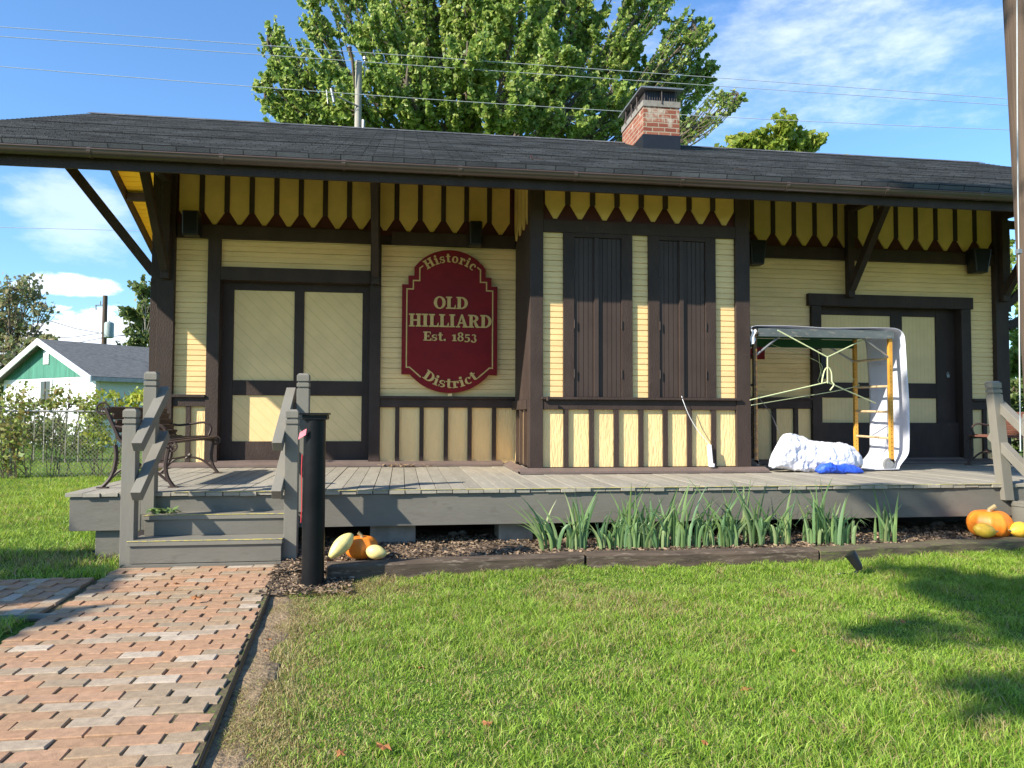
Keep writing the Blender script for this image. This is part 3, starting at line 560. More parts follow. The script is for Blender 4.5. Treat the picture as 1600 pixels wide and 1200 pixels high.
# bay left side
mb = MB(); mb.box(1.47, 1.5195, YB+.151, YW-.25, 1.475, 3.55); mb.box(1.45, 1.5195, YB+.151, YW-.061, 1.36, 1.4745); mb.box(1.46,1.5195,YB+.35,YB+.40,.685,1.36); mb.box(1.46,1.5195,YB+.66,YB+.72,.685,1.36); mb.box(1.46,1.5195,YB+.98,YB+1.03,.685,1.36)
mb.build('bay_side_trim', M_BRN, depot, bevel=.004)
mb = MB(); mb.cur = 0; mb.box(1.50, 1.519, YB+.151, YW-.07, .69, 1.359); mb.build('bay_side_panel', M_YPAN, depot)
mb = MB(); mb.cur = 0; mb.box(1.505, 1.5185, YB+.152, YW-.065, 3.551, 4.4); mb.cur = 1
for i in range(4):
    c = YB+.32+i*.31; 
    v0 = [(c-.12,3.78),(c-.02,3.61),(c+.02,3.61),(c+.12,3.78),(c+.12,4.39),(c-.12,4.39)]
    mb.loft(v0, 1.485, 1.5048)
mb.build('bay_side_frieze', [M_MAR, M_YPIC], depot)
# ---- right of the bay
frieze([4.72+.3165*i for i in range(13)], .252, YW, 3.722, 3.882, 4.62, 4.17, 8.64)
brown('header_beam', (4.17, 8.64, YW-.06, YW+.03, ZH0, ZH1))
siding(4.17, 5.75, 1.555, ZH0); siding(5.75, 8.25, 3.04, ZH0, name='transom_panel'); siding(8.245, 8.64, 1.555, ZH0)
brown('door_header', (5.70, 8.28, YW-.075, YW+.03, 2.865, 3.035)); brown('door_casing', (5.75, 5.895, YW-.065, YW+.03, .655, 2.863)); brown('door_casing', (8.09, 8.245, YW-.065, YW+.03, .655, 2.863))
for xx in (5.89, 8.095): mb = MB(); mb.box(xx, xx+.005, YW+.03, YW+.18, .70, 2.88); mb.build('door_jamb', M_BRN, depot)
rail(4.17, 5.748, YW, 1.395, 1.52); rail(8.247, 8.64, YW, 1.395, 1.52)
wain(4.17, 5.748, .655, 1.395, YW, [P(x, 680, YW).x for x in (1176, 1208.5, 1242.5)], .06); wain(8.247, 8.64, .655, 1.395, YW, [P(1537, 680, YW).x], .06)
brown('corner_post', (8.642, XR, YW-.08, YW+.12, .655, 4.62))
brown('door_sill', (-2.298, -.422, YW-.06, YW+.18, .655, .699), mat=M_THR); brown('door_sill', (5.897, 8.088, YW-.06, YW+.18, .655, .699), mat=M_THR)
# ---- roof
TX0, TX1 = -5.2, 11.25; EY = 7.93; EZ = 3.93; SL = (RZ-EZ)/(RY-EY)
mb = MB(); nC = 43; run = RY-EY; sg = math.hypot(run, RZ-EZ); nC = int(sg/.1389)+1
def slope_pt(t, off, side):        # t along the slope 0..1 from eave to ridge
    ny_, nz_ = -SL/math.hypot(1, SL), 1/math.hypot(1, SL)
    yy_ = EY+run*t+ny_*off; zz = EZ+(RZ-EZ)*t+nz_*off
    return (yy_ if side > 0 else 2*RY-yy_, zz)
roof = MB()
for side in (1, -1):
    for k in range(nC):
        t0, t1 = k/nC, (k+1)/nC; segs = 28; 
        for s_ in range(segs):
            xa, xb = TX0+(TX1-TX0)*s_/segs, TX0+(TX1-TX0)*(s_+1)/segs
            wa, wb = [.004*noise.noise(Vector((x_*.9, k*.37, side))) for x_ in (xa, xb)]
            y0, z0 = slope_pt(t0, .014, side); y1, z1 = slope_pt(t1, .004, side); y2, z2 = slope_pt(t0, .004 if k else -.03, side)
            vs = [(xa,y0,z0+wa),(xb,y0,z0+wb),(xb,y1,z1+wb),(xa,y1,z1+wa),(xa,y2,z2+wa),(xb,y2,z2+wb)]
            roof.add(vs, [(0,1,2,3),(4,5,1,0)] if side > 0 else [(3,2,1,0),(0,1,5,4)])
yr, zr = slope_pt(1, .02, 1)
roof.add([(TX0,RY-.15,RZ-.04),(TX1,RY-.15,RZ-.04),(TX1,RY,RZ+.035),(TX0,RY,RZ+.035),(TX0,RY+.15,RZ-.04),(TX1,RY+.15,RZ-.04)], [(0,1,2,3),(3,2,5,4)])
rf = roof.build('roof', M_SHIN, depot)
rf.rotation_euler = (0, 0, 0)
so_ = MB()
for side in (1, -1):
    nB = 44
    for k in range(1, nB):            # sheathing boards with small gaps, seen from below
        t0, t1 = k/nB, (k+1)/nB-.0012
        a0, a1 = slope_pt(t0, -.035, side), slope_pt(t1, -.035, side); b0, b1 = slope_pt(t0, -.012, side), slope_pt(t1, -.012, side)
        vs = [(TX0+.03,*a0),(TX1-.03,*a0),(TX1-.03,*a1),(TX0+.03,*a1),(TX0+.03,*b0),(TX1-.03,*b0),(TX1-.03,*b1),(TX0+.03,*b1)]
        so_.add(vs, [(0,3,2,1),(4,5,6,7),(0,1,5,4),(1,2,6,5),(2,3,7,6),(3,0,4,7)])
so_.build('soffit', M_YSOF, depot)
for y_ in (EY+.10, 2*RY-EY-.135): fb = MB(); fb.box(TX0, TX1, y_, y_+.035, EZ-.215, EZ-.0); fb.build('fascia_board', M_BRN, depot)
def rake(x, s_):
    for side in (1, -1):
        m_ = MB(); a0, a1 = slope_pt(0, .0, side), slope_pt(1, .0, side)
        m_.add([(x-.02,a0[0],a0[1]-.22),(x+.02,a0[0],a0[1]-.22),(x+.02,a0[0],a0[1]),(x-.02,a0[0],a0[1]),(x-.02,a1[0],a1[1]-.22),(x+.02,a1[0],a1[1]-.22),(x+.02,a1[0],a1[1]),(x-.02,a1[0],a1[1])],
               [(0,3,2,1),(4,5,6,7),(0,1,5,4),(1,2,6,5),(2,3,7,6),(3,0,4,7)]); m_.build('rake_board', M_BRN, depot)
rake(TX0, 1); rake(TX1, 1)
for yy_, zz in ((YW-.5, 4.62), (2*RY-YW+.2, 4.50), (15.25, 5.46)):
    mb = MB(); mb.box(TX0+.04, TX1-.04, yy_-.05, yy_+.05, zz-.15, zz); mb.build('purlin', M_BRN, depot)
# gutter: half-round with beads and joints
gu = MB(); cy_, cz_ = EY+.028, EZ-.065
prof = [(cy_+.062*math.cos(a_), cz_+.062*math.sin(a_)) for a_ in np.linspace(math.pi*.98, math.pi*1.98, 12)]
inner = [(cy_+.058*math.cos(a_), cz_+.058*math.sin(a_)) for a_ in np.linspace(math.pi*1.98, math.pi*.98, 12)]
gu.loft(prof+inner, TX0-.02, TX1+.02)
gu.tube([(TX0-.02, cy_-.062, cz_+.006), (TX1+.02, cy_-.062, cz_+.006)], .011, 8)
for px_ in (139, 346, 537, 719, 899, 1065, 1230, 1384, 1530):
    x_ = P(px_, 270, EY).x; gu.loft([(cy_+.068*math.cos(a_), cz_+.068*math.sin(a_)) for a_ in np.linspace(math.pi*.9, math.pi*1.98, 10)]+[(cy_+.0625*math.cos(a_), cz_+.0625*math.sin(a_)) for a_ in np.linspace(math.pi*1.98, math.pi*.9, 10)], x_-.02, x_+.02)
gu.build('gutter', M_GUT, rf, smooth=True)
# chimney
CX0, CX1, CY0, CY1 = 3.985, 4.615, 12.3, 13.55
ch = MB(); ch.cur = 0; ch.box(CX0, CX1, CY0, CY1, 5.5, 6.50); ch.cur = 1; ch.box(CX0-.012, CX1+.012, CY0-.012, CY1+.012, 5.5, 6.02)
ch.cur = 2; ch.box(CX0-.015, CX1+.015, CY0-.015, CY1+.015, 6.50, 6.60)
cho = ch.build('chimney', [M_BRICK, M_BLK, M_CONC], rf)
cp = MB(); cp.cur = 0; cp.box(CX0-.06, CX1+.06, CY0-.06, CY1+.06, 6.795, 6.82)
cp.add([(CX0-.06,CY0-.06,6.8205),(CX1+.06,CY0-.06,6.8205),(CX1+.06,CY1+.06,6.8205),(CX0-.06,CY1+.06,6.8205),(CX0+.1,CY0+.2,6.85),(CX1-.1,CY0+.2,6.85),(CX1-.1,CY1-.2,6.85),(CX0+.1,CY1-.2,6.85)], [(4,5,6,7),(0,1,5,4),(1,2,6,5),(2,3,7,6),(3,0,4,7)])
cp.cur = 1; cp.box(CX0+.05, CX1-.05, CY0+.05, CY1-.05, 6.60, 6.7945)
cp.cur = 2
for i in range(14): x_ = CX0+.035+i*(CX1-CX0-.07)/13; cp.tube([(x_,CY0+.03,6.60),(x_,CY0+.03,6.795)], .004, 4)
for i in range(26): y_ = CY0+.03+i*(CY1-CY0-.06)/25; cp.tube([(CX0+.03,y_,6.60),(CX0+.03,y_,6.795)], .004, 4)
for x_, y_ in ((CX0-.02, CY0+.3), (CX0-.02, CY0+.62), (CX0-.02, CY0+.95), ((CX0+CX1)/2, CY0-.02)): cp.tube([(x_,y_,6.55),(x_,y_,6.80)], .012, 6)
cp.build('chimney_cap', [M_GALV, M_BLK, M_IRONB], cho)
# ---- eave brackets
def bracket(name_label, x, dirv, post=True, reach=1.25, zt=4.25, zb=2.98):
    b_ = MB(); dx, dy = dirv; oy = YW-.085
    base = Vector((x, oy, 0)) if dy else Vector((x, YW+.02, 0)); d = Vector((dx, dy, 0))
    wdt = .10
    b_.bar(base+d*.045+Vector((0,0,zb)), base+d*.045+Vector((0,0,zt+.06)), wdt, .09, up=(dx,dy,0))
    b_.bar(base+d*.0+Vector((0,0,zt)), base+d*reach+Vector((0,0,zt+.0)), wdt*.96, .11)
    b_.bar(base+d*.07+Vector((0,0,zb+.12)), base+d*(reach-.22)+Vector((0,0,zt+.02)), wdt*.9, .11)
    b_.build('eave_bracket', M_BRN, depot, bevel=.005)
bracket('', -.35, (0,-1)); bracket('', 6.30, (0,-1)); bracket('', XL+.11, (0,-1), reach=1.3)
bracket('', 8.74, (0,-1))
bracket('', XL, (-1,0), reach=1.60, zt=4.72, zb=2.95); bracket('', XR, (1,0), reach=1.75, zt=4.16, zb=2.85)
mb = MB(); 
mb.bar((XR+.05, YW+.02, 2.62), (XR+1.4, YW+.02, 3.35), .09, .10); mb.build('eave_bracket', M_BRN, depot)
# downspout-like board beside the left corner
brown('corner_board', (XL-.10, XL-.005, YW-.02, YW+.10, .4, 3.0))

# ================================================================= DECK
deck = empty('wooden_deck', (2.5, 8.5, 0), 'low grey painted wooden deck of crosswise planks around the front of the depot', 'deck')
DX0, DX1 = -2.80, 9.25
mb = MB(); x = DX0; i = 0
while x < DX1-.05:
    wd = .142; f_ = 6.965+random.uniform(-.012, .012); zz = ZD+random.uniform(-.003, .002)
    mb.box(x, x+wd-.006, f_, 10.27, zz-.032, zz)
    x += wd; i += 1
mb.build('decking', M_DECK, deck, bevel=.002)
for b_ in ((DX0+.03, -2.20, 6.99, 7.03), (-.85, 6.05, 6.99, 7.03), (-2.20, -.85, 6.993, 7.03), (DX0+.03, DX0+.07, 7.031, 10.3), (6.05, 9.2, 6.99, 7.03)):
    mb = MB(); mb.box(*b_, .30, .584); mb.build('fascia_board', M_GRY, deck, bevel=.003)
mb = MB(); mb.box(-1.93, 6.05, 6.958, 6.985, .6222, .6245); mb.build('edge_line', M_YLINE, deck)
def sup(x, w_, mat, y=7.12):
    m_ = MB(); m_.box(x, x+w_, y, y+.35, .02, .298); m_.build('support_block', mat, deck, bevel=.005)
sup(P(578,830,7.1).x, .41, M_CONC); sup(P(780,828,7.1).x, .32, M_CONC); sup(P(1010,828,7.1).x, .3, M_CONC); sup(P(146,840,7.0).x, .22, M_GRY, 7.04); sup(4.3, .3, M_CONC, 7.5)
# steps
def newel(m_, x, y, z0, z1, wd=.105, lean=0):
    def bx(a_, b_, w2):
        t0, t1 = (a_-z0)/(z1-z0), (b_-z0)/(z1-z0); o0, o1 = lean*(1-t0), lean*(1-t1); h = w2/2
        m_.add([(x-h+o0,y-h,a_),(x+h+o0,y-h,a_),(x+h+o0,y+h,a_),(x-h+o0,y+h,a_),(x-h+o1,y-h,b_),(x+h+o1,y-h,b_),(x+h+o1,y+h,b_),(x-h+o1,y+h,b_)],[(0,3,2,1),(4,5,6,7),(0,1,5,4),(1,2,6,5),(2,3,7,6),(3,0,4,7)])
    bx(z0, z1-.135, wd); bx(z1-.135, z1-.120, wd*.82); bx(z1-.120, z1-.085, wd); bx(z1-.085, z1-.070, wd*.82); bx(z1-.070, z1-.018, wd)
    h = wd/2; q = h*.68
    m_.add([(x-h,y-h,z1-.018),(x+h,y-h,z1-.018),(x+h,y+h,z1-.018),(x-h,y+h,z1-.018),(x-q,y-q,z1),(x+q,y-q,z1),(x+q,y+q,z1),(x-q,y+q,z1)],[(4,5,6,7),(0,1,5,4),(1,2,6,5),(2,3,7,6),(3,0,4,7)])
def steps(x0, x1, label, only_left=False, lean=0):
    st = empty('deck_steps', ((x0+x1)/2, 6.7, 0), label, 'steps', 'steps up to the deck')
    m_ = MB(); m_.box(x0, x1, 6.48, 6.83, .245, .282); m_.build('tread', M_GRYP, st, bevel=.003); m_ = MB(); m_.box(x0+.03, x1-.0, 6.755, 7.02, .415, .452); m_.build('tread', M_GRYP, st, bevel=.003)
    m_ = MB(); m_.box(x0+.02, x1-.01, 6.497, 6.53, .105, .244); m_.box(x0, x1-.005, 6.487, 6.53, .02, .10); m_.build('riser', M_GRY, st, bevel=.002)
    m_ = MB(); m_.box(x0+.04, x1-.02, 6.772, 6.80, .283, .414); m_.build('riser', M_GRY, st, bevel=.002)
    m_ = MB(); m_.box(x0, x1, 6.476, 6.50, .2825, .2850); m_.box(x0+.03, x1, 6.751, 6.775, .4525, .455); m_.build('edge_line', M_YLINE, st)
    for a_ in (x0, x1-.035): m_ = MB(); m_.box(a_, a_+.035, 6.552, 7.015, .03, .243); m_.build('stringer', M_GRY, st)
    for sx, ix in (((x0-.25, 1),) if only_left else ((x0-.03, 1), (x1+.05, -1))):
        for yy_, z0, z1 in ((6.62, .04, 1.335), (6.985, .44 if not lean else .46, 1.655)):
            m_ = MB(); newel(m_, sx+(.04 if yy_ > 6.8 else (.14 if only_left else 0)), yy_, z0, z1, lean=lean*(yy_ > 6.8)); m_.build('newel_post', M_GRYP, st, bevel=.003)
        rx = sx+ix*.098
        for z0, z1 in ((1.03, 1.50), (.64, 1.11)):
            m_ = MB(); m_.bar((rx, 6.47, z0), (rx+.02, 7.10, z1), .08, .085); m_.build('handrail', M_GRYP, st, bevel=.003)
    return st
steps(-2.14, -.95, 'grey wooden steps with two handrails at the end of the brick walk')
st2 = steps(6.12, 7.5, 'partly hidden grey steps with a leaning post beside the large pumpkin', True, .12)

# ================================================================= THE SIGN AND ITS LETTERING
SX, SZ, SU = .621, 3.476, .001758
def sp(u, v): return (SX+u*SU, SZ-(v-48)*SU)
def arc(cx, cv, r, a0, a1, n=22): return [(cx+r*math.sin(R(a)), cv-r*math.cos(R(a))) for a in np.linspace(a0, a1, n)]
def sign_outline(d=0):
    top = arc(0, 379, 329-d, -54.5, 54.5); bot = arc(0, 741, 386-d, 130, 230)
    return top+[(268-d,190),(268-d,251+d*0),(312-d,251),(312-d,318),(358-d,318),(358-d,990),(295,990)]+bot+[(-295,990),(-358+d,990),(-358+d,318),(-312+d,318),(-312+d,251),(-268+d,251),(-268+d,190)]
sign = empty('historic_sign', (SX, YW-.06, 2.5), 'large dark red arched wooden sign with tan letters between the freight door and the bay', 'sign')
mb = MB(); ol = [sp(u, v) for u, v in sign_outline()]
mb.prism(ol[::-1], YW-.088, YW-.0895+.055); sb_ = mb.build('sign_board', M_SIGN, sign, bevel=.004)
def band(pts, wd, y, m_):
    for (a0, b0), (a1, b1) in zip(pts, pts[1:]):
        x0, z0 = sp(a0, b0); x1, z1 = sp(a1, b1); d = Vector((x1-x0, 0, z1-z0)); e_ = d.normalized()*wd*SU/2
        m_.bar(Vector((x0,y,z0))-e_, Vector((x1,y,z1))+e_, .004, wd*SU, up=(e_.z, 0, -e_.x)) if False else None
        nrm = Vector((-e_.z, 0, e_.x)); a_ = Vector((x0,y,z0))-e_; b_ = Vector((x1,y,z1))+e_
        y2 = Vector((0, .004+random.uniform(0,.0012), 0))
        m_.add([a_-nrm, b_-nrm, b_+nrm, a_+nrm, a_-nrm-y2, b_-nrm-y2, b_+nrm-y2, a_+nrm-y2], [(4,7,6,5),(0,4,5,1),(1,5,6,2),(2,6,7,3),(3,7,4,0)])
ln_ = MB()
for s_ in (-1, 1):
    band([(s_*207,178),(s_*228,195),(s_*228,288),(s_*275,288),(s_*275,352),(s_*322,352),(s_*322,938),(s_*298,938),(s_*218,1008)], 9, YW-.088, ln_)
ln_.build('sign_border_line', M_GOLD, sign)
# glyphs: list of polygons in letter units (cap height 10)
def bx(x0, y0, x1, y1): return [(x0,y0),(x1,y0),(x1,y1),(x0,y1)]
def ring(cx, cy, ro, rp, ri, rq, a0, a1, n=18):
    out = []; A = np.linspace(R(a0), R(a1), n)
    for p, q in zip(A, A[1:]): out.append([(cx+ro*math.cos(p), cy+rp*math.sin(p)), (cx+ro*math.cos(q), cy+rp*math.sin(q)), (cx+ri*math.cos(q), cy+rq*math.sin(q)), (cx+ri*math.cos(p), cy+rq*math.sin(p))])
    return out
GL = {
 'O': (9.6, ring(4.7,5,4.6,5.1,2.1,4.2,0,360,28)),
 'L': (8.0, [bx(1,0,3.6,10), bx(0,9,4.7,10), bx(0,0,7.6,1.1), [(6.2,1),(7.6,0),(7.6,3.4),(7.1,3.4)]]),
 'D': (9.6, [bx(1,0,3.6,10), bx(0,9,3.8,10), bx(0,0,3.8,1)]+ring(3.6,5,5.4,5,2.9,4.05,-90,90)),
 'H': (10.4, [bx(1,0,3.4,10), bx(6.4,0,8.8,10), bx(0,9,4.4,10), bx(0,0,4.4,1), bx(5.4,9,9.8,10), bx(5.4,0,9.8,1), bx(3.2,4.5,6.6,5.6)]),
 'I': (5.2, [bx(1,0,3.6,10), bx(0,9,4.6,10), bx(0,0,4.6,1)]),
 'A': (9.8, [[(4.2,10.2),(5.4,10.2),(9.0,.5),(6.2,.5)], [(4.2,10.2),(4.9,8.2),(2.1,.5),(1.0,.5)], bx(2.4,3,6.6,4), bx(0,0,3.4,1), bx(5.3,0,9.9,1)]),
 'R': (9.6, [bx(1,0,3.5,10), bx(0,9,3.7,10), bx(0,0,4.5,1), [(4.2,4.8),(5.9,5.2),(8.3,.9),(5.9,.4)], bx(6.2,0,9.3,1)]+ring(3.5,7.2,4.6,2.8,2.2,1.8,-90,90)),
 'E': (8.2, [bx(1,0,3.6,10), bx(0,9,7.4,10), bx(0,0,7.8,1), bx(3.4,4.6,5.8,5.5), [(6.2,9.2),(7.4,10),(7.4,7),(7,7)], [(6.2,.8),(7.8,0),(7.8,3.2),(7.3,3.2)], bx(5.2,3.6,5.9,6.5)]),
 's': (6.2, ring(2.8,5.0,2.6,2.1,1.0,1.0,60,270,12)+ring(2.8,2.0,2.7,2.1,1.0,1.0,-120,90,12)+[bx(4.3,4.6,5.0,6.9), bx(.2,.1,.9,2.5)]),
 't': (5.4, [bx(1.2,1.2,3.4,9.2), bx(0,6.1,4.8,7.0)]+ring(3.4,1.6,2.2,1.6,.2,.7,180,330,10)),
 '.': (3.2, ring(1.2,1.2,1.25,1.25,.01,.01,0,360,14)),
 'i': (4.8, [bx(1,0,3.2,6.8), bx(0,6.0,3.0,7), bx(0,0,4.3,.95)]+ring(2,9,1.3,1.3,.01,.01,0,360,14)),
 'o': (7.4, ring(3.5,3.5,3.4,3.6,1.4,2.8,0,360,22)),
 'r': (6.4, [bx(1,0,3.2,6.8), bx(0,6.0,3.0,7), bx(0,0,4.4,.95)]+ring(4.4,4.8,1.6,2.2,.5,1.3,20,170,9)+ring(5.2,5.2,.9,.9,.01,.01,0,360,12)),
 'c': (6.6, ring(3.4,3.5,3.3,3.6,1.3,2.8,50,310,18)+ring(5.0,5.4,.95,.95,.01,.01,0,360,12)),
 '1': (5.4, [bx(1.6,0,3.9,7.2), bx(.3,5.8,1.8,6.7), bx(.4,0,5,.95)]),
 '8': (7.0, ring(3.3,7.4,2.7,2.4,1.1,1.5,0,360,18)+ring(3.3,2.7,3.1,2.8,1.3,1.8,0,360,20)),
 '5': (6.6, [bx(1.0,3.6,1.8,7.6), bx(1.0,6.4,5.4,7.7)]+ring(2.8,2.0,3.0,2.9,1.0,2.0,-140,120,18)+ring(1.1,.0,.9,.9,.01,.01,0,360,10)),
 '3': (6.4, ring(2.7,5.8,2.4,2.1,.8,1.2,-70,150,12)+ring(2.7,1.3,2.9,2.7,1.0,1.8,-150,80,15)+ring(.9,.3,.9,.9,.01,.01,0,360,10)),
}
LET = MB(); _k = [0]
def glyph(ch_, u, v, cap, ang=0.0, hs=1.0):      # lower-left corner of the glyph at sign coords u,v
    s_ = cap/10; ca, sa = math.cos(ang), math.sin(ang)
    for pl in GL[ch_][1]:
        _k[0] += 1; y0 = YW-.0892; y1 = YW-.103-(_k[0] % 9)*.00035
        pts = []
        for (a_, b_) in pl:
            gx, gy = a_*s_*hs, b_*s_; uu, vv = u+gx*ca-gy*sa*-1*0-gy*(-sa), v-gy*ca+gx*sa
            uu = u+gx*ca+gy*sa; vv = v+gx*sa-gy*ca
            pts.append(sp(uu, vv))
        LET.prism(pts, y1, y0)
def line_text(t, uc, vbase, cap, width, gap=.9):
    sp_ = {' ': 5.0}; tot = sum(sp_.get(c, GL[c][0] if c in GL else 5) for c in t)
    hs = width/(tot*cap/10); u = uc-width/2
    for c in t:
        if c != ' ': glyph(c, u, vbase, cap, 0, hs)
        u += (5.0 if c == ' ' else GL[c][0])*cap/10*hs
def flush():
    global LET
    LET.build('sign_lettering', M_GOLD, sign); LET = MB()
line_text('OLD', 8, 496, 92, 262); flush(); line_text('HILLIARD', 7, 634, 97, 625); flush(); line_text('Est. 1853', 4, 738, 68, 405); flush()
def arc_text(t, uc, vc, rad, cap, span, top=True):
    tot = sum(GL[c][0] for c in t); a_ = -span/2 if top else span/2
    for c in t:
        wv = GL[c][0]/tot*span; am = a_+wv/2 if top else a_-wv/2
        hs = wv/(GL[c][0]*cap/10/rad)*.97
        rr = rad if top else rad
        if top: bu, bv, an = uc+rr*math.sin(am), vc-rr*math.cos(am), am
        else: bu, bv, an = uc+rr*math.sin(am), vc+rr*math.cos(am), -am
        hw = GL[c][0]*cap/20*hs*.94
        glyph(c, bu-hw*math.cos(an), bv-hw*math.sin(an), cap, an, hs)
        a_ += wv if top else -wv
arc_text('Historic', 0, 413, 268, 70, R(80)); flush()
def arc_bottom(t, uc, vc, rad, cap, span):
    tot = sum(GL[c][0] for c in t); a_ = -span/2
    for c in t:
        wv = GL[c][0]/tot*span; am = a_+wv/2; hs = wv/(GL[c][0]*cap/10/rad)*.93; bu, bv, an = uc+rad*math.sin(am), vc+rad*math.cos(am), -am; hw = GL[c][0]*cap/20*hs
        glyph(c, bu-hw*math.cos(an), bv-hw*math.sin(an), cap, an, hs); a_ += wv
arc_bottom('District', 8, 773, 318, 74, R(84))
LET.build('sign_lettering', M_GOLD, sign)
mb = MB(); mb.box(SX-.02+.0, SX+.035, YW-.07, YW-.03, 1.535, 1.573); mb.build('sign_cleat', M_SIDE, sign)
# small plaque
mb = MB(); mb.box(4.82, 5.055, YW-.03, YW-.001, 2.09, 2.30); tag(mb.build('wall_plaque', M_SIGN, bevel=.004), 'small blank-looking dark red plaque on the siding behind the scaffold', 'plaque')
# speakers
def speaker(x0, x1, z0, z1, label, taper=0.0, bracket_=None):
    t = empty('wall_speaker', ((x0+x1)/2, YW-.15, z0), label, 'speaker', 'black speakers along the frieze')
    m_ = MB(); h = .05*taper
    m_.add([(x0+h,YW-.24,z0),(x1-h,YW-.24,z0),(x1-h*.5,YW-.07,z0),(x0+h*.5,YW-.07,z0),(x0,YW-.26,z1),(x1,YW-.26,z1),(x1,YW-.07,z1),(x0,YW-.07,z1)],[(0,3,2,1),(4,5,6,7),(0,1,5,4),(1,2,6,5),(2,3,7,6),(3,0,4,7)]); m_.build('cabinet', M_BLK, t, bevel=.02)
    m_ = MB(); m_.add([(x0+.02+h,YW-.245,z0+.02),(x1-.02-h,YW-.245,z0+.02),(x1-.02,YW-.264,z1-.02),(x0+.02,YW-.264,z1-.02),(x0+.02+h,YW-.235,z0+.02),(x1-.02-h,YW-.235,z0+.02),(x1-.02,YW-.25,z1-.02),(x0+.02,YW-.25,z1-.02)],[(0,1,2,3),(0,4,5,1),(1,5,6,2),(2,6,7,3),(3,7,4,0)]); m_.build('grille', M_BLKP, t)
    m_ = MB(); xm = (x0+x1)/2; m_.box(xm-.03, xm+.03, YW-.0695, YW-.058, z0+.05, z1+.02); m_.build('mount', M_BLK, t)
speaker(-2.73, -2.53, 3.52, 3.83, 'black speaker at the left end of the frieze above the narrow siding strip')
speaker(.86, 1.03, 3.52, 3.84, 'black speaker above the upper right of the red sign')
speaker(4.74, 4.99, 3.39, 3.73, 'black speaker just right of the bay, above the scaffold', .6)
speaker(8.16, 8.45, 3.38, 3.73, 'black tapered speaker at the right end of the frieze by the corner post', 1.0)
fl = empty('security_light', (1.52, YB-.1, 3.95), 'small pale floodlight under the eave at the left corner of the bay', 'light')
m_ = MB(); c = P(838, 287, YB-.12); m_.lathe([(.02,-.03),(.045,-.02),(.055,.03),(.03,.05)], (c.x, c.y, c.z), 12); m_.build('lamp_head', M_GALV, fl, smooth=True)
m_ = MB(); m_.tube([(c.x,c.y,c.z+.03),(c.x,YB-.05,c.z+.09)], .012, 6); m_.build('lamp_arm', M_GALV, fl)

# ================================================================= BENCHES
def catmull(pts, n=6):
    pts = [Vector(p) for p in pts]; out = []
    for i in range(len(pts)-1):
        p0, p1, p2, p3 = pts[max(i-1,0)], pts[i], pts[i+1], pts[min(i+2,len(pts)-1)]
        for k in range(n):
            t = k/n; out.append(.5*((2*p1)+(p2-p0)*t+(2*p0-5*p1+4*p2-p3)*t*t+(3*p1-p0-3*p2+p3)*t**3))
    return out+[pts[-1]]
def make_bench(label, slat):
    t = empty('park_bench', (0,0,0), label, 'bench', 'benches at the two ends of the deck')
    L_ = 1.70
    for xx in (0, L_):
        m_ = MB(); q = lambda pts: [(xx, -d, z) for d, z in pts]     # faces local -y
        def tb(pts, r, n=6): m_.tube(catmull(q(pts), n), r, 6)
        tb([(0,0),(.09,.11),(.125,.27),(.115,.39)], .019); tb([(.03,.72),(.06,.64),(.11,.53),(.17,.42),(.30,.385),(.46,.39),(.58,.375)], .018)
        tb([(.57,.35),(.55,.21),(.57,.09),(.63,0)], .019); tb([(.06,.06),(.16,.16),(.30,.185),(.44,.16),(.57,.06)], .013)
        tb([(.10,.56),(.2,.545),(.33,.56),(.47,.575),(.545,.52),(.52,.43)], .014)
        m_.tube(q([(.28,.17),(.33,.22)]), .02, 6); m_.box(xx-.03, xx+.03, -.06, .03, -.002, .012); m_.box(xx-.025, xx+.025, -.66, -.58, -.002, .012)
        for c_, r_ in (((.0,.72), .052), ((.60,.375), .045)):
            m_.tube([(xx, -c_[0]+r_*math.cos(a_), c_[1]+r_*math.sin(a_)) for a_ in np.linspace(0, 2*math.pi, 19)], .009, 6, False)
            for k in range(8): a_ = k*math.pi/4; m_.tube([(xx, -c_[0], c_[1]), (xx, -c_[0]+r_*math.cos(a_), c_[1]+r_*math.sin(a_))], .005, 5)
        m_.build('end_frame', M_IRONB, t, smooth=True, local=True)
    prof = [(.035,.705),(.060,.645),(.088,.585),(.115,.525),(.142,.465)]; m_ = MB()
    for (d, z), an in zip(prof, (-.35,-.38,-.42,-.45,-.55)):
        e_ = Vector((0, -math.sin(-an), math.cos(an)))*.0275; c_ = Vector((0, -d-.03, z))
        m_.add([c_-e_, c_-e_+Vector((L_,0,0)), c_+e_+Vector((L_,0,0)), c_+e_, c_-e_+Vector((0,.02,.008)), c_-e_+Vector((L_,.02,.008)), c_+e_+Vector((L_,.02,.008)), c_+e_+Vector((0,.02,.008))],[(0,1,2,3),(7,6,5,4),(0,4,5,1),(1,5,6,2),(2,6,7,3),(3,7,4,0)])
    m_.build('backrest', slat, t, local=True)
    m_ = MB()
    for d, z in ((.20,.415),(.275,.405),(.35,.405),(.425,.41),(.50,.41),(.575,.40)): m_.box(0, L_, -d-.032, -d+.032, z, z+.02)
    m_.build('seat', slat, t, local=True)
    m_ = MB(); m_.tube([(0,-.30,.20),(L_,-.30,.20)], .008, 6); m_.build('stretcher', M_IRONB, t, local=True)
    return t
b1 = make_bench('dark brown slatted bench with iron wheel ends at the left end of the deck', M_SLAT)
b1.location = (-2.68, 7.42, ZD); b1.rotation_euler = (0, 0, R(90))          # faces +x
b2 = dup(b1, (8.42, 9.70, ZD), R(-90), 'reddish brown slatted bench beside the leaning grey post at the right end of the deck')
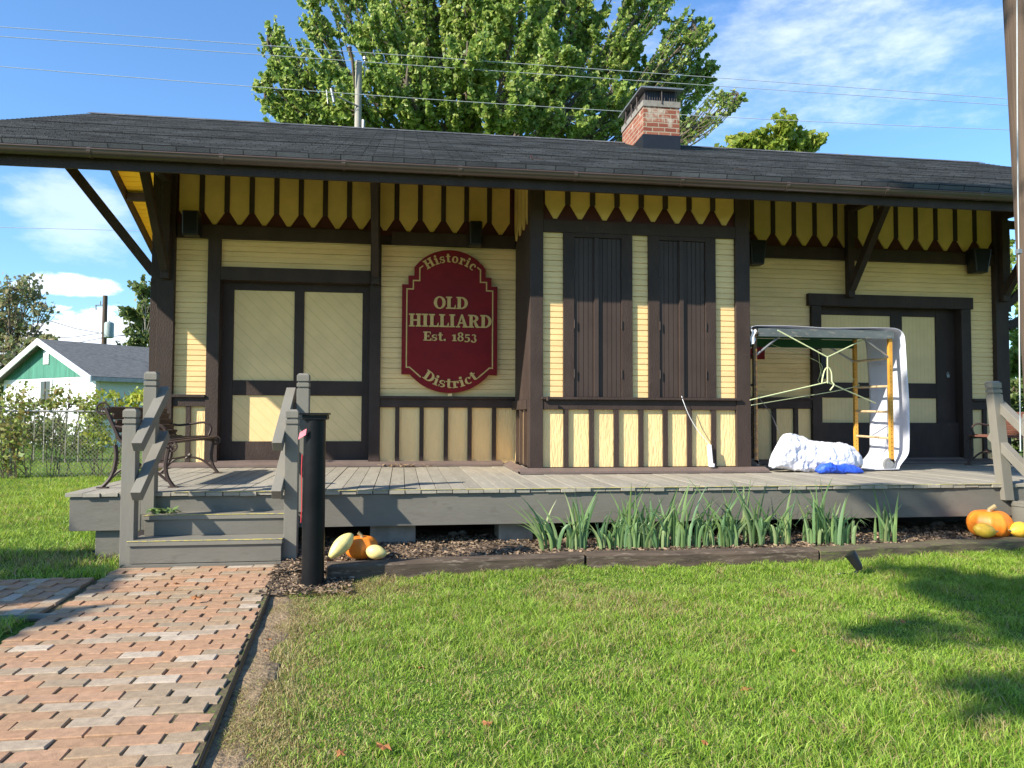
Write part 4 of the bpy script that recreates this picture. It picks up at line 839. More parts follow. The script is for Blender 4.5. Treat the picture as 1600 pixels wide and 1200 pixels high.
for c in [o for o in bpy.data.objects if o.parent == b2 and o.name.split('.')[0] in ('seat', 'backrest')]:
    c.data = c.data.copy(); c.data.materials[0] = M_SLATR

# ================================================================= SCAFFOLD
sc = empty('rolling_scaffold', (5.0, 8.9, ZD), 'yellow rolling scaffold on casters with a platform, beside the bay', 'scaffold')
X0s, X1s, Y0s, Y1s, ZS = 4.25, P(1391,600,8.82).x, 8.82, 9.57, 2.365
def post_(x, y, mat, z0=.76):
    m_ = MB(); m_.box(x-.022, x+.022, y-.022, y+.022, z0, ZS); 
    m_.cur = 1
    zz = z0+.06
    while zz < ZS-.4: m_.tube([(x-.006, y-.0225, zz), (x-.006, y-.0232, zz)], .006, 6); zz += .05
    return m_.build('scaffold_post', [mat, M_BLK], sc)
post_(X0s, Y0s, M_SOLD); post_(X0s, Y1s, M_SOLD); post_(X1s, Y0s, M_SYEL); post_(X1s, Y1s, M_SYEL)
for x_, mt in ((X0s, M_GALV), (X1s, M_SRUNG)):
    for zz in (2.03, 1.68, 1.36, 1.03):
        m_ = MB(); m_.tube([(x_, Y0s+.02, zz-.01), (x_, Y1s-.02, zz)], .015, 8); m_.build('rung', mt, sc, smooth=True)
    m_ = MB(); m_.tube([(x_, Y0s, ZS-.02), (x_, Y1s, ZS-.02)], .018, 8); m_.build('top_bar', M_GALV, sc, smooth=True)
m_ = MB(); m_.box(X0s+.03, X1s+.03, Y0s-.045, Y0s-.02, ZS-.10, ZS-.005); m_.box(X0s+.03, X1s-.03, Y0s-.05, Y0s-.0455, ZS-.105, ZS-.09); m_.build('side_rail', M_PLAT, sc)
m_ = MB(); m_.box(X0s+.03, X1s-.03, Y1s-.01, Y1s+.02, ZS-.16, ZS-.05); m_.build('side_rail', M_GREEN, sc)
m_ = MB(); m_.box(X0s+.02, X1s-.02, Y0s-.015, Y1s-.015, ZS-.045, ZS-.01); m_.build('platform', M_GREEN, sc)
for xx, yy_, dd, zz in ((X1s, Y0s, -.36, .10), (X0s, Y0s, .32, .10), (X1s, Y1s, -.34, .16), (X0s, Y1s, .32, .16)):
    m_ = MB(); m_.tube([(xx, yy_, 2.02), (xx+dd, yy_, ZS-zz)], .014, 6); m_.build('knee_brace', M_GALV, sc, smooth=True)
for x_ in (X0s, X1s):
    for y_ in (Y0s, Y1s):
        m_ = MB(); m_.box(x_-.028, x_+.028, y_-.02, y_+.02, .70, .765); m_.tube([(x_-.03, y_, .70), (x_+.03, y_, .70)], .022, 8)
        o_ = m_.build('caster', M_GALV, sc)
        w_ = MB(); cx = x_-.03; w_.tube([(cx, y_-.02, .700), (cx, y_+.02, .700)], .078, 20); w_.tube([(cx, y_-.026, .700), (cx, y_+.026, .700)], .045, 14); w_.build('wheel', M_CAST if x_ > 5 else M_BLK, o_, smooth=True)
# sheet over the platform and down the right end
def drape():
    vs = []; fs = []; prof = [(X0s-.12, ZS-.06, 0), (X0s-.05, ZS+.01, 0)]
    for t in np.linspace(0, 1, 26): prof.append((X0s+(X1s-X0s+.02)*t, ZS+.02+.008*math.sin(9*t), 0))
    for a_ in np.linspace(.2, 1.5, 6): prof.append((X1s+.03+.13*math.sin(a_), ZS+.02-.12*(1-math.cos(a_)), 1))
    for t in np.linspace(.03, 1, 44): prof.append((X1s+.165+.045*math.sin(2.6*t)-.13*smooth(.84, 1.0, t)**1.5, ZS-.11-(ZS-.11-.645)*t, 1))
    for t in np.linspace(.1, 1, 6): prof.append((X1s+.035-.34*t, .645-.012*t, 2))
    nv = 26
    for i, (x_, z_, k) in enumerate(prof):
        for j in range(nv+1):
            v = j/nv; yy_ = Y0s-.06+(Y1s-Y0s+.06)*v
            if k == 1: yy_ -= .0
            amp = .012 if k == 1 else .006; dn = noise.noise(Vector((x_*2, v*6, z_*1.3)))*amp+noise.noise(Vector((x_*7, v*15, z_*5)))*amp*.35
            if k == 1: vs.append((x_+dn*1.3-(.12*v*smooth(2.2,.7,z_) if z_ < 2.2 else 0)*0, yy_+dn*.3, z_))
            else: vs.append((x_, yy_, max(z_+dn, .632) if k == 2 else z_+dn))
    for i in range(len(prof)-1):
        for j in range(nv): q = i*(nv+1)+j; fs.append((q, q+1, q+nv+2, q+nv+1))
    m_ = MB(); m_.add(vs, fs); o_ = m_.build('white_sheet', M_SHEET, smooth='all'); s_ = o_.modifiers.new('thick', 'SOLIDIFY'); s_.thickness = .004
    return o_
tag(drape(), 'pale translucent white sheet laid over the scaffold and hanging down its right end', 'sheet')
m_ = MB(); vs = []; fs = []
for i in range(9):
    for j in range(7): u, v = i/8, j/6; vs.append((X0s-.075+.06*u+.012*math.sin(9*v), Y0s-.06-.012*math.sin(7*u+5*v), ZS-.03-.19*v*(1-.25*u)+.01*math.sin(8*u)))
for i in range(8):
    for j in range(6): q = i*7+j; fs.append((q, q+1, q+8, q+7))
m_.add(vs, fs); tag(m_.build('cloth_scrap', M_SHEET, smooth='all'), 'bunched grey-white cloth scrap hanging on the top left corner of the scaffold', 'cloth')
# crumpled bags
def crumple(name, prof_px, yc, dep, mat, seed, label, cat, zf=ZD+.004, n=44, m=30, amp=.05):
    # outline given as (x, z_top) along the length; body is a crumpled pillow standing on the deck
    xs_ = [p[0] for p in prof_px]; zs_ = [p[1] for p in prof_px]; vs = []; fs = []
    for i in range(n+1):
        t = i/n; x_ = xs_[0]+(xs_[-1]-xs_[0])*t; top = np.interp(x_, xs_, zs_); h = top-zf; e_ = max(0.02, math.sin(math.pi*min(1, max(0, t)))**.35)
        for j in range(m):
            a_ = 2*math.pi*j/m; cy2, sz = math.cos(a_), math.sin(a_)
            yy_ = yc+dep/2*math.copysign(abs(cy2)**.7, cy2)*e_; zz = zf+h/2+h/2*math.copysign(abs(sz)**.75, sz)*e_
            p = Vector((x_, yy_, zz)); q = Vector((p.x*3.2+p.z*2.5+seed, p.y*4, p.z*3.6-p.x*1.5))
            d1 = noise.noise(q*.8); d2 = 1-abs(noise.noise(q*1.9))*2.4; d3 = 1-abs(noise.noise(q*4.3))*2.4
            off = amp*(.6*d1+.34*d2*.6+.22*d3*.5); nrm = Vector((0, cy2, sz)); p += nrm*off*e_+Vector((off*.5, 0, 0)); p.z = max(p.z, zf); vs.append(p)
    for i in range(n):
        for j in range(m): q = i*m; fs.append((q+j, q+(j+1) % m, q+m+(j+1) % m, q+m+j))
    fs += [tuple(range(m)), tuple(range((n+1)*m-1, n*m-1, -1))]
    m_ = MB(); m_.add(vs, fs); return tag(m_.build(name, mat, smooth='all'), label, cat)
M_BAG = paint('white_plastic_bag', (.74, .74, .82), .45, .06, (6,6,6), .9, 22, bdist=.02)
M_TARP = paint('blue_tarp', (.03, .10, .62), .4, .25, (8,8,8), 1, 26, bdist=.02)
pz = lambda y: P(1275, y, 8.5).z
crumple('plastic_bag', [(4.36,.74),(4.42,.90),(4.55,1.09),(4.72,1.03),(4.95,.98),(5.15,.98),(5.35,1.0),(5.44,.97),(5.52,.80),(5.55,.70)], 8.70, .34, M_BAG, 3, 'big crumpled white plastic bag lying on the deck under the scaffold', 'bag', amp=.12, n=110, m=64)
crumple('blue_tarp', [(4.78,.68),(4.85,.735),(5.0,.75),(5.15,.735),(5.3,.70),(5.38,.65)], 8.40, .15, M_TARP, 9, 'small folded bright blue plastic tarp in front of the white bag', 'tarp', amp=.085, n=60, m=36)
# ropes on the scaffold
def rope(name, pts, r, label, mat=M_ROPE, cat='rope', sag=None):
    m_ = MB(); m_.tube(catmull(pts, 6) if len(pts) > 2 else pts, r, 6); return tag(m_.build(name, mat, smooth=True), label, cat)
q = lambda x, y, Y=8.6: P(x, y, Y)
rp = empty('tied_rope', q(1293, 558), 'pale yellow-green rope tied in a long X across the open scaffold', 'rope')
for pts in ([q(1184,523,8.8), q(1215,516,8.86)], [q(1215,516), q(1293,558)], [q(1293,558), q(1361,525,9.0)], [q(1293,557), q(1293,599)], [q(1293,597), q(1202,618), q(1172,625,8.56)], [q(1293,597), q(1368,630,9.0)], [q(1284,598), q(1288,580), q(1294,574), q(1299,582), q(1300,596), q(1303,601), q(1297,610)]):
    m_ = MB(); m_.tube(catmull(pts, 5) if len(pts) > 3 else pts, .0075 if len(pts) < 5 else .008, 6); m_.build('rope_strand', M_ROPE, rp, smooth=True)
rope('rope', [q(1174,633,8.56), q(1240,622,9.1), q(1300,612,9.4), q(1342,603,9.56)], .005, 'thin pale rope sagging from the left scaffold post to the rear post')
rope('rope', [q(1202,537,9.56), q(1278,565,9.56), q(1281,585,9.56), q(1278,595,9.56), q(1284,597,9.56), q(1280,560,9.56), q(1284,548,9.56), q(1343,602,9.56)], .004, 'thin dull cord looped by the black latch box behind the scaffold')
rope('rope', [q(1185,620,8.56), q(1205,648,8.84), q(1218,678,8.86)], .004, 'thin dark string running from the left scaffold post down to the bag', M_WIRE)
# power strip and lead
ps = empty('power_strip', P(1109, 730, YB-.1), 'white power strip leaning on the bay wall at the end of a white cord', 'power strip')
m_ = MB(); a_, b_ = P(1108, 695, YB-.09), P(1111, 729, YB-.12); m_.bar(a_, b_, .05, .03, up=(0,1,0)); m_.build('strip_body', M_WPL, ps, bevel=.005)
m_ = MB(); m_.tube(catmull([P(1065,619,YB-.06), P(1068,628,YB-.1), P(1077,650,YB-.1), P(1090,672,YB-.1), P(1103,688,YB-.09), a_], 6), .0042, 6); m_.build('cord', M_WPL, ps, smooth=True)
m_ = MB(); c_ = P(1113, 729, YB-.14); m_.box(c_.x-.03, c_.x+.025, c_.y-.02, c_.y+.02, .688, .73); m_.build('plug', M_WPL, ps, bevel=.008)

# ================================================================= YARD OBJECTS IN FRONT
# black pipe post
pp = empty('pipe_post', (-.637, 5.87, 0), 'black painted pipe post with a square cap plate beside the brick walk', 'post')
m_ = MB(); m_.lathe([(.082,-.05),(.082,.6),(.080,1.255)], (-.637,5.87,0), 32); m_.build('pipe', M_BLKP, pp, smooth=True)
m_ = MB(); m_.box(-.637-.105, -.637+.105, 5.765, 5.975, 1.292, 1.306); m_.box(-.637-.085, -.637+.095, 5.785, 5.965, 1.256, 1.291); m_.build('cap_plate', M_BLKP, pp, bevel=.003)
m_ = MB(); m_.add([(-.735,5.80,1.16),(-.685,5.78,1.19),(-.69,5.775,1.145),(-.745,5.79,1.11)], [(0,1,2,3)]); o_ = m_.build('pink_ribbon', paint('pink_ribbon', (.75,.16,.2), .6, .1), pp); o_.modifiers.new('s', 'SOLIDIFY').thickness = .003
m_ = MB(); m_.tube([(-.722,5.84,1.0),(-.724,5.835,.9),(-.720,5.84,.62),(-.723,5.835,.5)], .004, 6); m_.build('red_string', paint('red_string', (.6,.04,.05), .6, .1), pp)
# landscape timbers
lab = ['weathered timber at the left end of the bed beside the small pumpkin', 'middle weathered timber in front of the tall iris plants', 'mossy weathered timber below the large pumpkin at the right']
M_TIMB2 = paint('mossy_landscape_timber', (.11,.085,.055), .85, .35, (2.5,14,14), .9, 30, (.15,1,1), c2=(.14,.15,.05), worn=.52, bdist=.01)
for i in range(3):
    a_, b_ = TIM[i].copy(), TIM[i+1].copy(); d = (b_-a_).normalized()
    if i: a_ += d*.012
    if i == 2: b_ += d*1.6
    b_ -= d*.012; nrm = Vector((-d.y, d.x, 0)); m_ = MB(); n_ = 24; W_ = .16; zt = .155; vs = []; fs = []
    ring_ = [(0,-.02),(0,zt-.02),(.018,zt),(W_-.02,zt),(W_,zt-.025),(W_,-.02)]
    for k in range(n_+1):
        t = k/n_; base = a_+(b_-a_)*t
        for (o1, z1) in ring_:
            p = base+nrm*o1; dn = .009*noise.noise(Vector((p.x*2.5, z1*30, i))); vs.append((p.x+nrm.x*dn, p.y+nrm.y*dn, z1+dn*.8))
    for k in range(n_):
        for j in range(6): q0 = k*6; fs.append((q0+j, q0+6+j, q0+6+(j+1) % 6, q0+(j+1) % 6))
    fs += [tuple(range(5,-1,-1)) , tuple(range(n_*6, n_*6+6))]
    m_.add(vs, fs); tag(m_.build('landscape_timber', M_TIMB2 if i == 2 else M_TIMB), lab[i], 'timber', 'timbers edging the planting bed')
# pumpkins and squash
def pumpkin(c, r, h, label, stem_dir=(.02,0)):
    t = empty('pumpkin', c, label, 'pumpkin', 'pumpkins on the bed'); vs = []; fs = []; nu, nv = 60, 22
    for j in range(nv+1):
        ph = math.pi*j/nv
        for i in range(nu):
            th = 2*math.pi*i/nu; rib = 1-.075*abs(math.cos(th*5))**.35*math.sin(ph)+.03; rr = r*math.sin(ph)**.8*rib; zz = h/2*(1-.0)-math.cos(ph)*h/2 - .1*h*math.exp(-(math.sin(ph)/.35)**2)*(1 if ph > 1.57 else -1)
            vs.append((rr*math.cos(th), rr*math.sin(th), zz))
    for j in range(nv):
        for i in range(nu): fs.append((j*nu+i, j*nu+(i+1) % nu, (j+1)*nu+(i+1) % nu, (j+1)*nu+i))
    m_ = MB(); m_.add(vs, fs); m_.build('pumpkin_body', M_PUMP, t, smooth='all', local=True)
    m_ = MB(); m_.tube([(0,0,h*.86),(.0,0,h*.98),(stem_dir[0],stem_dir[1],h*1.1)], [r*.14,r*.09,r*.11], 7); m_.build('stem', M_STEM, t, smooth=True, local=True)
def squash(c, L_, r, rz, ry, mat, label):
    t = empty('squash', c, label, 'squash', 'yellow squash beside the pumpkins', rz); m_ = MB(); pts = []; rs = []
    for k in range(15):
        u = k/14; pts.append((L_*(u-.5)*math.cos(ry), 0, r*.95+L_*(u-.5)*math.sin(ry)+L_*.5*abs(math.sin(ry)))); rs.append(max(.004, r*math.sin(math.pi*(.03+.94*u))**.62*(.82+.25*u)))
    m_.tube(pts, rs, 16); m_.build('squash_body', mat, t, smooth='all', local=True)
    m_ = MB(); e0 = Vector(pts[0]); m_.tube([e0, e0+Vector((-.03,0,.012))], [.010,.006], 6); m_.build('stem', M_STEM, t, local=True)
c = P(565, 862, 6.5); pumpkin((c.x, 6.5, .10), .135, .20, 'small orange pumpkin behind the left timber between two squash', (-.03, 0))
c = P(533, 860, 6.33); squash((c.x, 6.32, .10), .26, .068, R(35), R(38), M_SQ, 'pale yellow squash leaning on the left side of the small pumpkin')
c = P(588, 860, 6.36); squash((c.x, 6.36, .11), .17, .062, R(165), R(8), M_SQ, 'pale yellow squash resting against the right side of the small pumpkin')
c = P(1554, 836, 6.72); pumpkin((c.x, 6.78, .11), .20, .29, 'large orange pumpkin with a curled stem near the leaning post', (.05, -.02))
c = P(1543, 838, 6.5); squash((c.x, 6.53, .145), .22, .072, R(180), R(10), M_SQ2, 'deep yellow squash lying in front of the large pumpkin')
c = P(1592, 838, 6.6); squash((c.x, 6.6, .14), .20, .078, R(10), R(5), M_SQ2, 'deep yellow squash at the right of the large pumpkin, cut by the picture edge')
# planter behind the pumpkin
c = P(1598, 800, 6.98); pl = empty('planter', (c.x+.0, 6.93, 0), 'round grey planter pot behind the right-hand squash', 'planter')
# garden spotlight
c = G(1333, 905, 0); gl = empty('garden_spotlight', (c.x, c.y, 0), 'small black garden spotlight on a stake in the lawn near the timber joint', 'garden light')
m_ = MB(); m_.tube([(0,0,-.02),(.012,0,.05)], .008, 6); m_.tube([(0.0,0,.045),(.035,0,.06),(.04,0,.085)], .013, 8); m_.build('stake', M_BLK, gl, local=True, smooth=True)
m_ = MB(); m_.tube([(.055,-.005,.075),(.045,0,.10),(.0,.02,.185),(-.01,.025,.20)], [.026,.034,.045,.047], 16); m_.build('lamp_head', M_BLK, gl, local=True, smooth=True)
m_ = MB(); m_.tube(catmull([(0,.0,.035),(-.09,.02,.045),(-.13,.06,.012)], 6), .004, 6); m_.build('cable', M_BLK, gl, local=True, smooth=True)
# irises
def iris(cx, cy, n, h, lean, seed, label, spread=.1):
    rg = random.Random(seed); m_ = MB(); z0 = bedz(cx, cy)
    for k in range(n):
        bx_, by = cx+rg.uniform(-spread, spread), cy+rg.uniform(-.07, .07); a_ = rg.uniform(0, 2*math.pi); L_ = h*rg.uniform(.5, 1.15); w_ = rg.uniform(.011, .021); out = rg.uniform(.02, .34)**1.0*L_ + (L_*.22 if rg.random() < .2 else 0); dx, dy = math.cos(a_)*out*1.8+lean*L_*rg.uniform(.4,1.1), math.sin(a_)*out*.5; wa = rg.uniform(-.7, .7); ux, uy = math.cos(wa)*w_, math.sin(wa)*w_; droop = rg.uniform(.15, .6) if rg.random() < .55 else 0; vs = []; N = 7
        for i in range(N):
            t = i/(N-1); s_ = t*t; zz = z0+L_*(t-droop*t**3*1.3); cxx, cyy = bx_+dx*s_, by+dy*s_; ww = (1-t**3)*(.75+.5*t*(1-t)); fold = .25*w_*(1-t)
            vs += [(cxx-ux*ww, cyy-uy*ww, zz), (cxx+uy*fold, cyy-abs(fold)-.001, zz), (cxx+ux*ww, cyy+uy*ww, zz)]
        m_.add(vs, [(3*i, 3*i+1, 3*i+4, 3*i+3) for i in range(N-1)]+[(3*i+1, 3*i+2, 3*i+5, 3*i+4) for i in range(N-1)])
    o_ = m_.build('iris_plant', M_IRIS, smooth='all'); return tag(o_, label, 'iris', 'iris plants in the bed')
IR = [(858,852,7,.40,-.55,'low iris sprawling far to the left over the timber, leftmost of the row'), (902,848,13,.42,-.15,'bushy iris second from the left, arching leaves on both sides'), (946,846,8,.30,.0,'short iris between the bushy left plant and the tall middle ones'),
      (978,845,15,.44,.05,'tall dense iris behind the gap between the two left timbers'), (1003,856,12,.42,.02,'upright iris growing right at the timber edge near the middle'), (1032,853,11,.42,.03,'broad-leaved iris just right of the middle upright one'), (1062,850,12,.44,.08,'iris with a tall arching leaf below the third batten of the bay from the right'),
      (1098,851,10,.36,.02,'yellowing iris with one bright spear below the power strip'), (1135,850,13,.46,.05,'tall light green iris below the right corner of the bay'), (1180,846,12,.45,.08,'dense iris just left of the scaffold wheel, dark leaves behind'), (1220,848,9,.46,-.02,'narrow iris with tall pointed spear below the white bag'),
      (1292,850,17,.50,.04,'largest iris clump with very tall leaves below the blue tarp'), (1318,852,8,.36,.25,'iris leaning right beside the largest clump'), (1385,846,7,.42,.02,'isolated small iris at the right end of the row'), (1270,848,7,.42,-.1,'slim iris touching the left of the largest clump')]
for i, (x_, y_, n_, h_, le, lb_) in enumerate(IR):
    g_ = G(x_, y_, .1); iris(g_.x*min(1, 6.72/g_.y) if g_.y > 6.72 else g_.x, min(max(g_.y, 6.3), 6.72), int(n_*2.3), h_*1.2, le, 100+i, lb_, .085)
# fallen leaves
def dry_leaf(p, s, seed, label, name='fallen_leaf', mat=M_DRY, group='fallen leaves'):
    rg = random.Random(seed); m_ = MB(); n_ = 11; vs = [(0,0,.012)]
    for i in range(n_): a_ = 2*math.pi*i/n_; r_ = s*(1 if i % 2 else .55)*rg.uniform(.8,1.15); vs.append((r_*math.cos(a_), r_*.8*math.sin(a_), rg.uniform(.0,.5)*s))
    m_.add(vs, [(0, i+1, (i+1) % n_+1) for i in range(n_)]); o_ = m_.build(name, mat); o_.location = p; o_.rotation_euler = (rg.uniform(-.3,.3), rg.uniform(-.3,.3), rg.uniform(0,6)); return tag(o_, label, 'leaf', group)
for i, (x_, y_, s_, lb_) in enumerate([(1166,1080,.035,'bright orange dry leaf standing out in the middle right of the lawn'), (1101,1162,.022,'tan leaf scrap in the lawn near the bottom, left of the orange leaf'), (760,1132,.028,'brown curled leaf in the lawn, lower centre'), (598,1170,.045,'long brown leaf near the bottom of the lawn'),
        (532,1178,.028,'reddish leaf beside the long brown leaf at the bottom of the lawn'), (659,1046,.026,'dark red leaf in the lawn above the long brown leaf'), (1410,973,.028,'small brown leaf in the tree shade on the right lawn'), (1240,1018,.02,'pale leaf scrap high in the lawn'), (420,1001,.028,'orange leaf caught beside the black edging'), (415,1018,.02,'tan leaf below the orange one beside the black edging')]):
    dry_leaf(G(x_, y_, .03), s_, i, lb_)
for i, (x_, y_, s_, lb_) in enumerate([(306,936,.04,'orange leaf lying in the middle of the brick walk'), (275,913,.03,'curled brown leaf on the brick walk near the steps'), (352,892,.03,'brown leaf against the lowest step')]):
    p = G(x_, y_, .06); dry_leaf(p, s_, 30+i, lb_)
def litter(name, p, n, s, sx, sy, mat, seed, label, cat='leaf pile'):
    rg = np.random.default_rng(seed); m_ = MB()
    for k in range(n):
        c_ = Vector((p[0]+rg.normal(0, sx), p[1]+rg.normal(0, sy), p[2]+rg.uniform(.004, s*1.0))); a_ = rg.uniform(0, 6.3); d = Vector((math.cos(a_), math.sin(a_), rg.uniform(-.5,.5)))*s*rg.uniform(.5,1.3); e_ = Vector((-d.y, d.x, rg.uniform(-.3,.3)*s))*.45
        m_.add([c_-d, c_-e_, c_+d, c_+e_], [(0,1,2,3)])
    return tag(m_.build(name, mat), label, cat)
litter('leaf_pile', P(292,738,10.0)+Vector((0,0,0)), 50, .035, .14, .05, M_DRY, 3, 'small heap of dead brown leaves on the deck under the bench arm by the wall')
litter('weed_clump', Vector((-2.03, 6.90, .455)), 42, .04, .07, .03, M_IRIS, 4, 'wilted green leaves on the upper step at the foot of the left post', 'leaves')
litter('dried_vine', Vector((.06, 9.93, .632)), 60, .03, .17, .035, paint('dried_vine', (.30,.2,.12), .9, .3), 5, 'twisted dried brown vine lying on the deck below the red sign', 'vine')
# planter body
m_ = MB(); m_.lathe([(.10,.02),(.125,.20),(.135,.40),(.145,.405),(.145,.455),(.13,.455),(.125,.42),(.02,.41)], (0,0,0), 28); m_.build('pot', M_GRY, pl, smooth=True, local=True)
# stones in the bed by the deck
for i, (x_, y_, s_, lb_) in enumerate([(708,836,.045,'rounded pale stone beside the concrete block under the deck'), (722,834,.04,'squarish pale stone right of the rounded one under the deck'), (667,840,.02,'tiny pale stone left of the rounded stone'), (1465,822,.075,'flat pale stone in the bed before the dark gap under the deck')]):
    g_ = G(x_, y_, .12); m_ = MB(); vs = []; fs = []
    for j in range(7):
        for k in range(10): ph, th = math.pi*j/6, 2*math.pi*k/10; v = Vector((math.sin(ph)*math.cos(th)*1.2, math.sin(ph)*math.sin(th)*.9, math.cos(ph)*.7)); v *= s_*(1+.25*noise.noise(v*2+Vector((i*7,0,0)))); vs.append((g_.x+v.x, g_.y+v.y, .125+v.z))
    for j in range(6):
        for k in range(10): fs.append((j*10+k, (j+1)*10+k, (j+1)*10+(k+1) % 10, j*10+(k+1) % 10))
    m_.add(vs, fs); tag(m_.build('stone', M_CONC, smooth='all'), lb_, 'stone', 'stones in the bed')

# ================================================================= TREES
def leaves_mesh(name, C, size, mat, parent, seed, up=.3, n_out=None):
    g = np.random.default_rng(seed); n = len(C); a_ = g.normal(0, 1, (n, 3)); a_ /= np.linalg.norm(a_, axis=1)[:,None]
    b_ = g.normal(0, 1, (n, 3)); b_ -= (a_*b_).sum(1)[:,None]*a_; b_ /= np.linalg.norm(b_, axis=1)[:,None]; s_ = size*g.uniform(.6, 1.35, n)[:,None]
    V = np.stack([C-a_*s_*.5, C+b_*s_*.42-a_*s_*.05, C+a_*s_*.6, C-b_*s_*.42-a_*s_*.05], 1).reshape(-1, 3)
    return np_mesh(name, V, np.arange(n*4).reshape(-1, 4), mat, parent)
def tree(name, base, lobes, trunk_r, nl, lsize, leafmat, label, cat='tree', group=None, bark=None, fork=.35, twigs=14, sparse=1.0, seed=0, limb_r=.35, upsweep=.5, shell=.0, tube_n=6, lobe_s=1.0):
    """lobes: (centre, radii) ellipsoids of foliage; a limb is grown to each, twigs inside carry leaf clumps"""
    rg = random.Random(seed); g = np.random.default_rng(seed); t = empty(name, base, label, cat, group); B = Vector(base); m_ = MB(); lobes = [(c, tuple(q*lobe_s for q in r)) for c, r in lobes]
    zmin = min(c[2]-r[2] for c, r in lobes); top = Vector((B.x, B.y, max(B.z+1, zmin+fork)))
    m_.tube(catmull([B, B.lerp(top, .5)+Vector((rg.uniform(-.1,.1), 0, 0)), top], 5), [trunk_r*(1.15-.4*k/10) for k in range(11)], 10)
    C = []
    vol = [r[0]*r[1]*r[2] for c, r in lobes]; tot = sum(v**.8 for v in vol)
    for (c, r), v in zip(lobes, vol):
        c, r = Vector(c), Vector(r); mid = top.lerp(c, .5)+Vector((rg.uniform(-.3,.3)*r.x*.3, rg.uniform(-.3,.3), -.15*(c-top).length*upsweep))
        path = catmull([top-Vector((0,0,.1)), mid, c-Vector((0,0,r.z*.3)), c+Vector((0,0,r.z*.75))], 5)
        r0 = trunk_r*limb_r*(v/max(vol))**.22; m_.tube(path, [r0*(1-.85*k/(len(path)-1)) for k in range(len(path))], tube_n)
        for k in range(twigs):
            d = Vector(g.normal(0, 1, 3)).normalized(); d = Vector((d.x*r.x, d.y*r.y, d.z*r.z*(.9)+r.z*.15*upsweep)); rad = rg.uniform(.55, 1.08)**(1 if not shell else shell); e_ = c+d*rad; s0 = path[rg.randrange(4, len(path)-2)]
            mp = s0.lerp(e_, .55)+Vector((0,0,-.12*(e_-s0).length*upsweep)); tw = catmull([s0, mp, e_], 5); m_.tube(tw, [r0*.28*(1-.8*q_/(len(tw)-1))+.004 for q_ in range(len(tw))], 4, False)
            nk = max(3, int(nl*(v**.8/tot)/twigs)); P_ = np.array(tw[3:]); w_ = g.random(nk)**.75*(len(P_)-1.001); i0 = w_.astype(int); fr = (w_-i0)[:,None]; base_ = P_[i0]*(1-fr)+P_[i0+1]*fr
            spread = min(r)*.17*(1.15-.65*(w_/(len(P_)-1)))[:,None]*sparse
            C.append(base_+g.normal(0, 1, (nk, 3))*spread*np.array([1,1,.85]))
    m_.build('trunk', bark or M_BARK, t, smooth='all')
    leaves_mesh('crown', np.concatenate(C), lsize, leafmat, t, seed+1); return t
# big maple behind the roof (lobes placed from the silhouette)
YM = 30.0
def lobe(px, py, rpx, rpy, Y=YM, dy=0, ry=None):
    c = P(px, py, Y+dy); s_ = (Y+dy)/1200*1.0; return ((c.x, c.y, c.z), (rpx*s_, (ry or rpx*.75)*s_, rpy*s_))
ML = [lobe(425,150,45,45,dy=-1), lobe(430,75,30,55), lobe(480,120,65,60,dy=-2), lobe(500,40,45,60), lobe(470,185,70,35,dy=-1), lobe(560,160,75,60,dy=-3), lobe(600,60,75,70,dy=-1), lobe(640,130,80,70,dy=-4), lobe(680,20,80,70), lobe(730,110,85,70,dy=-4), lobe(620,-60,110,80), lobe(760,-50,110,90,dy=-1), lobe(800,40,90,80,dy=-2), lobe(790,160,80,60,dy=-4),
      lobe(870,110,80,70,dy=-3), lobe(900,20,70,60), lobe(880,190,60,40,dy=-3), lobe(950,80,70,65), lobe(950,160,60,60,dy=-2), lobe(1010,130,60,50,dy=1), lobe(1010,-10,70,50), lobe(1075,50,60,40), lobe(1085,120,60,45,dy=1), lobe(1140,155,38,24), lobe(1075,195,45,32,dy=1), lobe(1000,200,50,35), lobe(900,-80,110,70), lobe(700,190,90,40,dy=-3), lobe(530,-10,40,30)]
mt = P(745, 640, YM); tree('maple_tree', (mt.x, YM, 0), ML, .55, 135000, .165, M_LEAF, 'tall broad green maple rising behind the depot roof', twigs=40, seed=5, sparse=.42, upsweep=1.0, shell=.7, lobe_s=.90)
t2 = P(1215, 640, 27.0); tree('young_tree', (t2.x, 27.0, 0), [lobe(1175,222,44,30,27.), lobe(1225,200,26,36,27.,dy=-.5), lobe(1265,218,36,22,27.), lobe(1215,250,66,35,27.), lobe(1150,240,38,25,27.)], .16, 9000, .2, M_LEAFY, 'smaller yellow-green tree top showing right of the chimney', twigs=20, seed=8, sparse=1.15)
t2 = P(1325, 640, 27.0); tree('young_tree', (t2.x, 27.0, 0), [lobe(1325,250,10,10,27.), lobe(1315,275,22,20,27.)], .08, 700, .2, M_LEAFY, 'tiny tip of yellow-green foliage just above the roof ridge at the right', twigs=8, seed=9)
